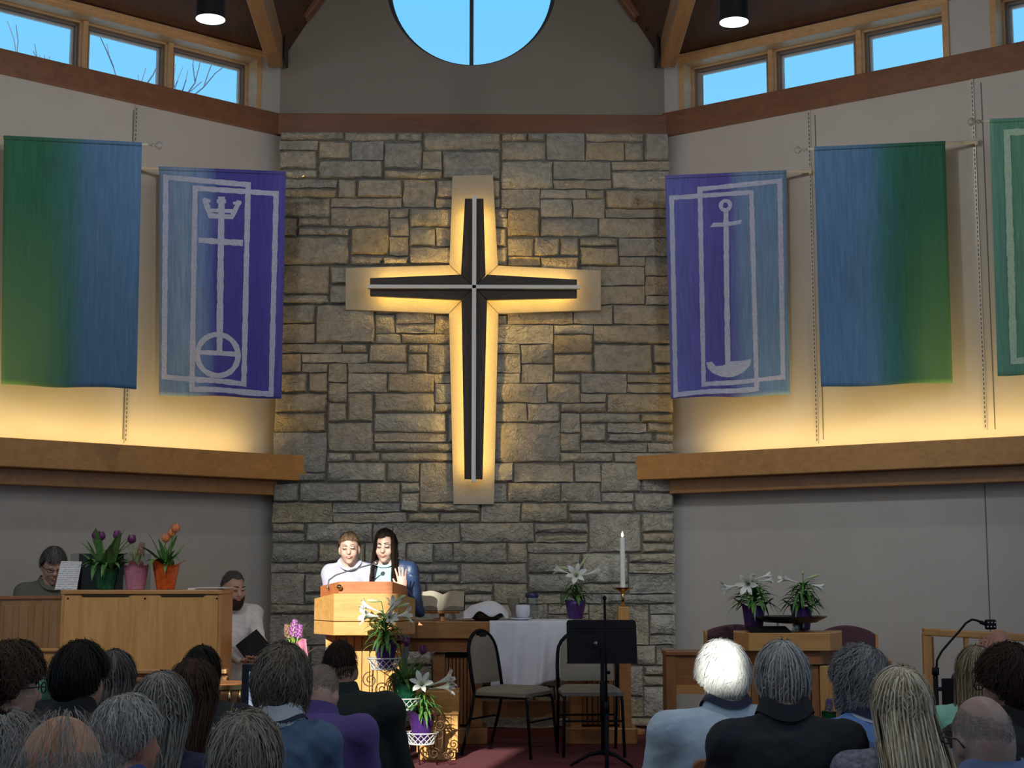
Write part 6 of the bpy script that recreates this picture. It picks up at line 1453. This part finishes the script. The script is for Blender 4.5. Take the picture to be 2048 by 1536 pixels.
mb = MB(); mb.cbox(V3(831, 1213, 10.97), (.03, .01, .03)); mb.build('sleeve_patch', m_white, wo.t)
gi = person('girl in a pale lavender tie dye sweatshirt at the lectern', 699, 1066, 11.15, 0.0, 182, (0, -6, 3), .03, .150, .88, sk_c, c_lav, c_grid, .95, True, .008, True, {'left': dict(elbow=V3(742, 1226, 11.15), wrist=V3(722, 1236, 11.0), dir=(-.6, -.6, 0), normal=(0, 0, -1), thumb=(0, -1, 0)), 'right': dict(elbow=V3(654, 1226, 11.15), wrist=V3(676, 1236, 11.0), dir=(.6, -.6, 0), normal=(0, 0, -1), thumb=(0, -1, 0))})
hair(gi, h_fair, -.09, -.01, .062, 0, 0, .006, 0, 1300, .003, seed=2, partx=.2); eyebrows(gi, h_fair, .0025)
collar(gi, c_lav, .016, None, 'neckband', dz=-.006)
# robed man
ro = person('bearded man in a white robe seated by the organ holding a black folder', 467, 1144, 11.15, 0.0, 212, (8, -14, 0), .05, .20, 1.08, sk_a, c_alb, c_alb, 1.0, False, .009, True,
    {'left': dict(elbow=V3(520, 1290, 11.0), wrist=V3(524, 1318, 10.75), dir=(-.3, -.9, .1), normal=(0, 0, 1), thumb=(-1, 0, .4)), 'right': dict(elbow=V3(432, 1290, 10.95), wrist=V3(478, 1322, 10.7), dir=(.9, -.3, 0), normal=(0, .2, 1), thumb=(0, 0, 1), curl=.4)})
hair(ro, h_dgrey, -.07, .015, .082, 0, 0, .003, 0, 2400, .0020, seed=3, crown=-.1, len_=(.08, .18), S=3, clumps=2000); eyebrows(ro, h_brown)
mb = MB(); mb.grid(lambda u, v: ro.hw(.074*math.sin((u-.5)*2.9)*(1-.12*v), .012+.084*math.cos((u-.5)*2.5)-.02*v+.010*math.sin(v*3), -.03-.03*abs(math.cos((u-.5)*3))-.082*v), 22, 10)
bd = random.Random(4)
for k in range(700):
    u, v = bd.random(), bd.random(); q = Vector((.076*math.sin((u-.5)*2.9)*(1-.12*v), .016+.084*math.cos((u-.5)*2.5)-.02*v+.010*math.sin(v*3), -.03-.03*abs(math.cos((u-.5)*3))-.082*v)); a, b = q, q+Vector((bd.uniform(-.003, .003), .003, -.018)); mb.add([ro.hw(a.x-.0014, a.y, a.z), ro.hw(a.x+.0014, a.y, a.z), ro.hw(b.x, b.y, b.z)], [(0, 1, 2)])
mb.build('beard', hairm('beard_brown', (.03, .016, .010), (.10, .06, .04)), ro.t, True)
collar(ro, c_whitec, .035, .066, 'robe_collar')
seatb = thing('side_chair', (ro.base.x, ro.base.y, 0), 'oak side chair under the robed man', 'chair'); G = lambda x, y, z: tuple(ro.base+ro.Rz @ Vector((x, y, z)))
MB().box((-.24, -.22, ro.seat-.05), (.24, .24, ro.seat-.005), G).build('seat', m_oakd_x, seatb, bev=.01); MB().box((-.24, -.28, ro.seat), (.24, -.25, ro.seat+.4), G).build('backrest', m_oakd_x, seatb)
for sx_ in (-.22, .2):
    for sy_ in (-.27, .2): MB().box((sx_, sy_, 0), (sx_+.03, sy_+.03, ro.seat-.04 if sy_ > 0 else ro.seat+.3), G).build('leg', m_oakd_z, seatb)
FP = [V3(*q) for q in ((472, 1290, 10.72), (513, 1258, 10.86), (549, 1300, 10.80), (497, 1324, 10.64))]
fo = thing('black_folder', FP[3], 'black folder held open by the robed man', 'folder')
nrm = (FP[1]-FP[0]).cross(FP[3]-FP[0]).normalized(); MB().prism(FP, nrm*0, nrm*.012).build('cover', m_black, fo)
nb_ = -nrm if nrm.y < 0 else nrm
MB().prism([p+nb_*.014+Vector((.004, 0, .004)) for p in FP], nb_*0, nb_*.006).build('pages', m_paper, fo)
# organist
og = person('grey haired organist in an olive blouse behind the organ', 108, 1098, 10.86, 0.0, 205, (0, -24, 0), .07, .185, 1.0, sk_a, c_olive, None, 1.0, False, .010, True, None)
hair(og, h_dgrey, -.085, -.02, .055, 0, 0, .014, .004, 1300, .003, seed=5); glasses(og)
bn = thing('organ_bench', (og.base.x, og.base.y, 0), 'oak organ bench under the organist', 'bench')
G = lambda x, y, z: tuple(og.base+og.Rz @ Vector((x, y, z)))
MB().box((-.3, -.16, og.seat-.05), (.3, .18, og.seat-.005), G).build('seat', m_oakd_x, bn, bev=.006)
for q in (-.28, .24): MB().box((q, -.14, 0), (q+.04, .16, og.seat-.05), G).build('end', m_oakd_z, bn)
# man facing the camera with a hand on his face
bm = person('bald man facing the nave with a hand against his cheek', 1996, 1259, 8.9, -.28, 176, (0, -20, -6), .03, .195, 1.05, sk_b, c_navyj, None, 1.0, False, .010, True,
    {'right': dict(elbow=V3(1948, 1420, 8.7), wrist=V3(1962, 1330, 8.72), dir=(.28, .12, .95), normal=(.6, .7, 0), thumb=(.5, .8, 0), curl=.15)})
hair(bm, h_grey, -.08, -.02, .02, 0, 0, .005, 0, 500, .0028, seed=6, bald=1.45, cap=False); glasses(bm)
nave_chair(bm, 'bald man facing the nave')
# ---------------- congregation, back views (row by row)
def aud(lab, who, *a, **k):
    p = person(lab, *a, **k); nave_chair(p, who); return p
p13 = aud('man with cropped dark hair in a black jacket before the lectern', 'man in the black jacket', 681, 1285, 6.95, rz=-4, head=(0, -6, 0), lean=.06, sw=.235, build=1.22, skinm=sk_d, top=c_dgreen, rise=.02)
hair(p13, h_brown, -.075, .0, .06, 0, 0, .004, 0, 2600, .0018, seed=13, scatter=.002, len_=(.08, .16), S=3, clumps=2000); collar(p13, c_dgreen, .05, .073)
p12 = aud('man with shaved grey hair in a purple shirt', 'man in the purple shirt', 641, 1330, 6.2, rz=-10, head=(-8, -22, 0), lean=.10, sw=.20, build=1.1, skinm=sk_a, top=c_purple, rise=.055)
hair(p12, hairm('stubble_grey', (.20, .16, .13), (.34, .29, .25)), -.085, -.01, .05, 0, 0, .001, 0, 3400, .0014, seed=12, scatter=.0015, len_=(.03, .07), S=2, cap=False, lift=.001, soft=True, clumps=2000); collar(p12, c_purple, .055, .072)
p11 = aud('woman with short wavy grey brown hair and a lanyard over denim blue', 'woman with the lanyard', 565, 1305, 5.45, rz=-3, head=(0, -4, 0), lean=.03, sw=.165, build=1.02, skinm=sk_a, top=c_denim)
hair(p11, h_gb, -.05, -.05, .05, .055, .04, .021, .010, 2800, .0034, seed=11, freq=8, scatter=.010, bulge=.06, len_=(.25, .45), ybk=.012, spread=-.04, hangmin=.2); collar(p11, c_whitec, .065, dz=.004, flare=.006)
lan = collar(p11, c_navyc, .022, None, 'lanyard', dz=-.006, th=.003, flare=.014)
def text_on(parent, txt, loc, rz, size, mat, tilt=90):
    cu = bpy.data.curves.new('lettering', 'FONT'); cu.body = txt; cu.size = size; cu.extrude = .0004; cu.align_x = 'CENTER'; cu.materials.append(mat); tmp = bpy.data.objects.new('lettering_curve', cu); COL.objects.link(tmp); bpy.context.view_layer.update(); me = bpy.data.meshes.new_from_object(tmp.evaluated_get(bpy.context.evaluated_depsgraph_get())); bpy.data.objects.remove(tmp); o = bpy.data.objects.new('lettering', me); COL.objects.link(o); o.parent = parent; o.location = Vector(loc)-ORG[parent.name]; o.rotation_euler = (R(tilt), 0, R(rz)); return o
text_on(lan, 'Point C', p11.bw(.040, p11.nb.y-.112, p11.nb.z-.002), 24, .016, m_white, 84)
text_on(lan, 'Proper', p11.bw(-.050, p11.nb.y-.108, p11.nb.z-.004), -30, .016, m_white, 84)
p5 = aud('man with short dark hair in a dark plaid jacket', 'man in the plaid jacket', 405, 1297, 6.75, rz=-6, head=(6, -4, 0), lean=.04, sw=.215, build=1.12, skinm=sk_d, top=plaid())
hair(p5, h_black, -.085, -.005, .06, 0, 0, .007, .002, 1400, .003, seed=50); collar(p5, plaid(), .05, .072)
p4 = aud('woman with long dark brown hair in a white top', 'woman in the white top', 388, 1328, 5.8, rz=-4, head=(0, -3, 0), lean=.03, sw=.185, build=.98, skinm=sk_a, top=c_white)
hair(p4, h_red, -.02, -.03, .05, .42, .36, .016, .004, 2600, .0034, seed=4, hangmin=.2, spread=.06, drape=-.205)
p2 = aud('man with thick black hair in a dark jacket', 'black haired man', 165, 1297, 5.75, rz=-14, head=(-10, -4, 0), lean=.03, sw=.20, build=1.05, skinm=sk_a, top=c_black)
hair(p2, h_black, -.085, -.015, .05, 0, 0, .021, .006, 2000, .0035, seed=22, scatter=.008); collar(p2, c_black, .055, .07)
p3 = aud('woman with long straight dark grey hair', 'woman with long dark grey hair', 231, 1307, 6.5, rz=0, head=(0, -3, 0), lean=.03, sw=.18, build=.95, skinm=sk_a, top=c_black)
hair(p3, h_dgrey, -.02, -.03, .05, .38, .32, .012, .002, 2100, .0034, seed=33, hangmin=.2, drape=-.20)
p1 = aud('woman with curly reddish brown hair and glasses', 'woman with curly brown hair', 20, 1306, 5.1, rz=-18, head=(-36, -3, 0), lean=.03, sw=.185, build=1.0, skinm=sk_a, top=c_gcam)
hair(p1, h_red, -.10, -.02, .045, 0, 0, .026, .012, 2300, .004, seed=55, freq=14, scatter=.01); glasses(p1)
p1b = aud('dark haired person behind the woman with curly hair', 'dark haired person at the row end', 46, 1290, 6.6, rz=-5, head=(0, 0, 0), lean=.03, sw=.18, build=1.0, skinm=sk_a, top=c_black)
hair(p1b, h_black, -.10, -.06, .05, .1, .05, .014, .004, 1300, .0035, seed=56, hangmin=.1)
p6 = aud('woman with a smooth ash grey bob in a navy vest', 'woman with the ash grey bob', 325, 1358, 5.05, rz=-4, head=(0, -4, 0), lean=.03, sw=.185, build=1.0, skinm=sk_a, top=c_navyv)
hair(p6, h_bob, -.02, -.03, .05, .19, .17, .022, .0, 2400, .0034, seed=66, hangmin=.25, spread=.02, lift=.003, drape=-.16)
p7 = aud('man with short tousled pale grey hair and blue collar', 'man with the royal blue shirt', 259, 1400, 4.5, rz=-12, head=(-32, -8, 0), lean=.05, sw=.20, build=1.08, skinm=sk_b, top=c_bluep)
hair(p7, hairm('hair_pale_grey', (.18, .17, .16), (.52, .50, .47)), -.095, -.02, .05, 0, 0, .009, .006, 1900, .003, seed=77, scatter=.008); collar(p7, c_bluep, .05, .07)
p10 = aud('person with short layered light grey brown hair', 'person with layered grey brown hair', 492, 1441, 4.35, rz=-3, head=(0, -5, 0), lean=.04, sw=.19, build=1.05, skinm=sk_a, top=c_white)
hair(p10, hairm('hair_ash_brown', (.15, .125, .10), (.38, .33, .28)), -.045, -.045, .05, .06, .03, .021, .006, 2500, .003, seed=10, scatter=.008, crown=-.45, ybk=.01, spread=-.04, hangmin=.2)
p8 = aud('balding man with wispy grey hair and ruddy scalp', 'balding man', 128, 1432, 2.78, rz=-4, head=(0, -8, 0), lean=.04, sw=.215, build=1.12, skinm=sk_o, top=c_navyj)
hair(p8, h_grey, -.10, -.03, .02, 0, 0, .008, .006, 200, .0010, seed=8, bald=.2, cap=False, scatter=.02, lift=.012, crown=-.05, len_=(.4, .9))
hair(p8, h_grey, -.10, -.04, -.02, 0, 0, .018, .007, 1500, .0012, seed=9, bald=1.25, cap=False, scatter=.03, lift=.02, crown=-.0, len_=(.5, 1.0), clumps=160)
p9 = aud('person with wispy grey hair beside the balding man', 'grey haired person at the aisle end', 8, 1432, 3.75, rz=-4, head=(0, -6, 0), lean=.04, sw=.19, build=1.0, skinm=sk_b, top=c_black)
hair(p9, h_grey, -.10, -.03, .03, 0, 0, .014, .006, 1800, .0016, seed=90, bald=.3, scatter=.012, lift=.008)
# right side
p14 = person('white haired man in a pale blue sweater lit by the sun', 1442, 1295, 5.95, rz=10, head=(4, -5, 0), lean=.03, sw=.245, build=1.22, skinm=sk_c, top=c_ltblue)
hair(p14, h_white, -.115, -.015, .05, 0, 0, .02, .007, 2200, .0032, seed=14, scatter=.008); collar(p14, c_navyc, .022, dz=.014); collar(p14, c_ltblue, .045, None, 'neckband', dz=-.012, flare=.006)
p15 = aud('man with smooth grey hair in a dark navy jacket', 'man in the navy jacket', 1562, 1291, 5.08, rz=-2, head=(0, -4, 0), lean=.03, sw=.195, build=1.08, skinm=sk_a, top=c_navyj)
hair(p15, hairm('hair_silver', (.20, .20, .21), (.62, .61, .60)), -.12, -.012, .05, 0, 0, .012, .002, 2300, .0032, seed=15); collar(p15, c_navyj, .045, dz=.012)
p16 = aud('woman with wavy dark grey hair in a blue shirt', 'woman in the blue shirt', 1716, 1307, 5.85, rz=14, head=(14, -4, 0), lean=.03, sw=.195, build=1.05, skinm=sk_a, top=c_blue)
hair(p16, hairm('hair_pewter', (.07, .07, .075), (.34, .34, .355)), -.035, -.035, .05, .085, .06, .025, .012, 2700, .0034, seed=16, freq=10, scatter=.010, ybk=.0, spread=-.02, hangmin=.2); collar(p16, c_navyc, .04, dz=.008); collar(p16, c_whitec, .02, None, 'inner_collar', dz=-.014, flare=.006)
p17 = aud('woman with long straight blonde hair in a grey knit', 'blonde woman in grey knit', 1801, 1345, 4.95, rz=-2, head=(0, -4, 0), lean=.03, sw=.185, build=1.0, skinm=sk_a, top=c_knit)
hair(p17, h_blond, -.02, -.03, .05, .54, .48, .014, .002, 4200, .0034, seed=17, hangmin=.25, spread=.13, len_=(.2, .5), drape=-.215, clumps=340, scatter=.008)
p20 = aud('woman with a blonde bob in a mint green top', 'woman in mint green', 1952, 1301, 6.9, rz=-8, head=(-10, -4, 0), lean=.03, sw=.18, build=.98, skinm=sk_c, top=c_mint)
hair(p20, h_dblond, -.02, -.03, .05, .20, .17, .018, .0, 1900, .0034, seed=20, hangmin=.2, spread=.02, drape=-.15)
p19 = aud('man with thick dark curly hair in a black jacket and glasses', 'man with dark curly hair', 2014, 1306, 5.3, rz=16, head=(10, -3, 0), lean=.03, sw=.255, build=1.25, skinm=sk_d, top=c_black)
hair(p19, h_brown, -.095, -.0, .045, 0, 0, .024, .010, 2200, .0036, seed=19, freq=13, scatter=.009); glasses(p19); collar(p19, c_black, .05, .075)
p18 = aud('bald man with trimmed grey sides and glasses in a dark jacket', 'bald man in the dark jacket', 1958, 1392, 4.22, rz=12, head=(6, -6, 0), lean=.04, sw=.215, build=1.15, skinm=skin('skin_weathered', (.38, .25, .21)), top=c_black, rise=.02)
hair(p18, hairm('stubble_silver', (.24, .18, .16), (.42, .36, .34)), -.10, -.02, .03, 0, 0, .0008, 0, 3800, .0012, seed=18, bald=.8, cap=False, scatter=.0014, lift=.001, len_=(.03, .07), S=2, soft=True, clumps=2000); glasses(p18); collar(p18, c_bluec, .05, dz=.006); collar(p18, c_black, .045, None, 'jacket_collar', dz=-.022, flare=.01)
for q_, m_ in ((og, c_olive), (bm, c_navyj), (p4, c_white), (p3, c_black), (p1, c_gcam), (p1b, c_black), (p6, c_navyv), (p10, c_white), (p8, c_navyj), (p9, c_black), (p17, c_knit), (p20, c_mint)): collar(q_, m_, .03, None, 'neckband')
collar(wo, c_teal, .016, None, 'neckband')
# green tumbler on the empty seat near the curly haired woman
gt2 = W(92, 1402, 5.95); t = thing('tumbler', gt2, 'green glass jar held up between the two left rows', 'jar')
MB().lathe([(.03, 0), (.036, .01), (.038, .06), (.028, .075), (.028, .085)], gt2, 20).build('jar', M('green_glass', (.12, .32, .22), .2, var=.2), t, True); MB().lathe([(.03, .085), (.031, .1), (.0, .102)], gt2, 20, capt=False).build('lid', M('green_lid', (.16, .38, .28), .4), t, True)
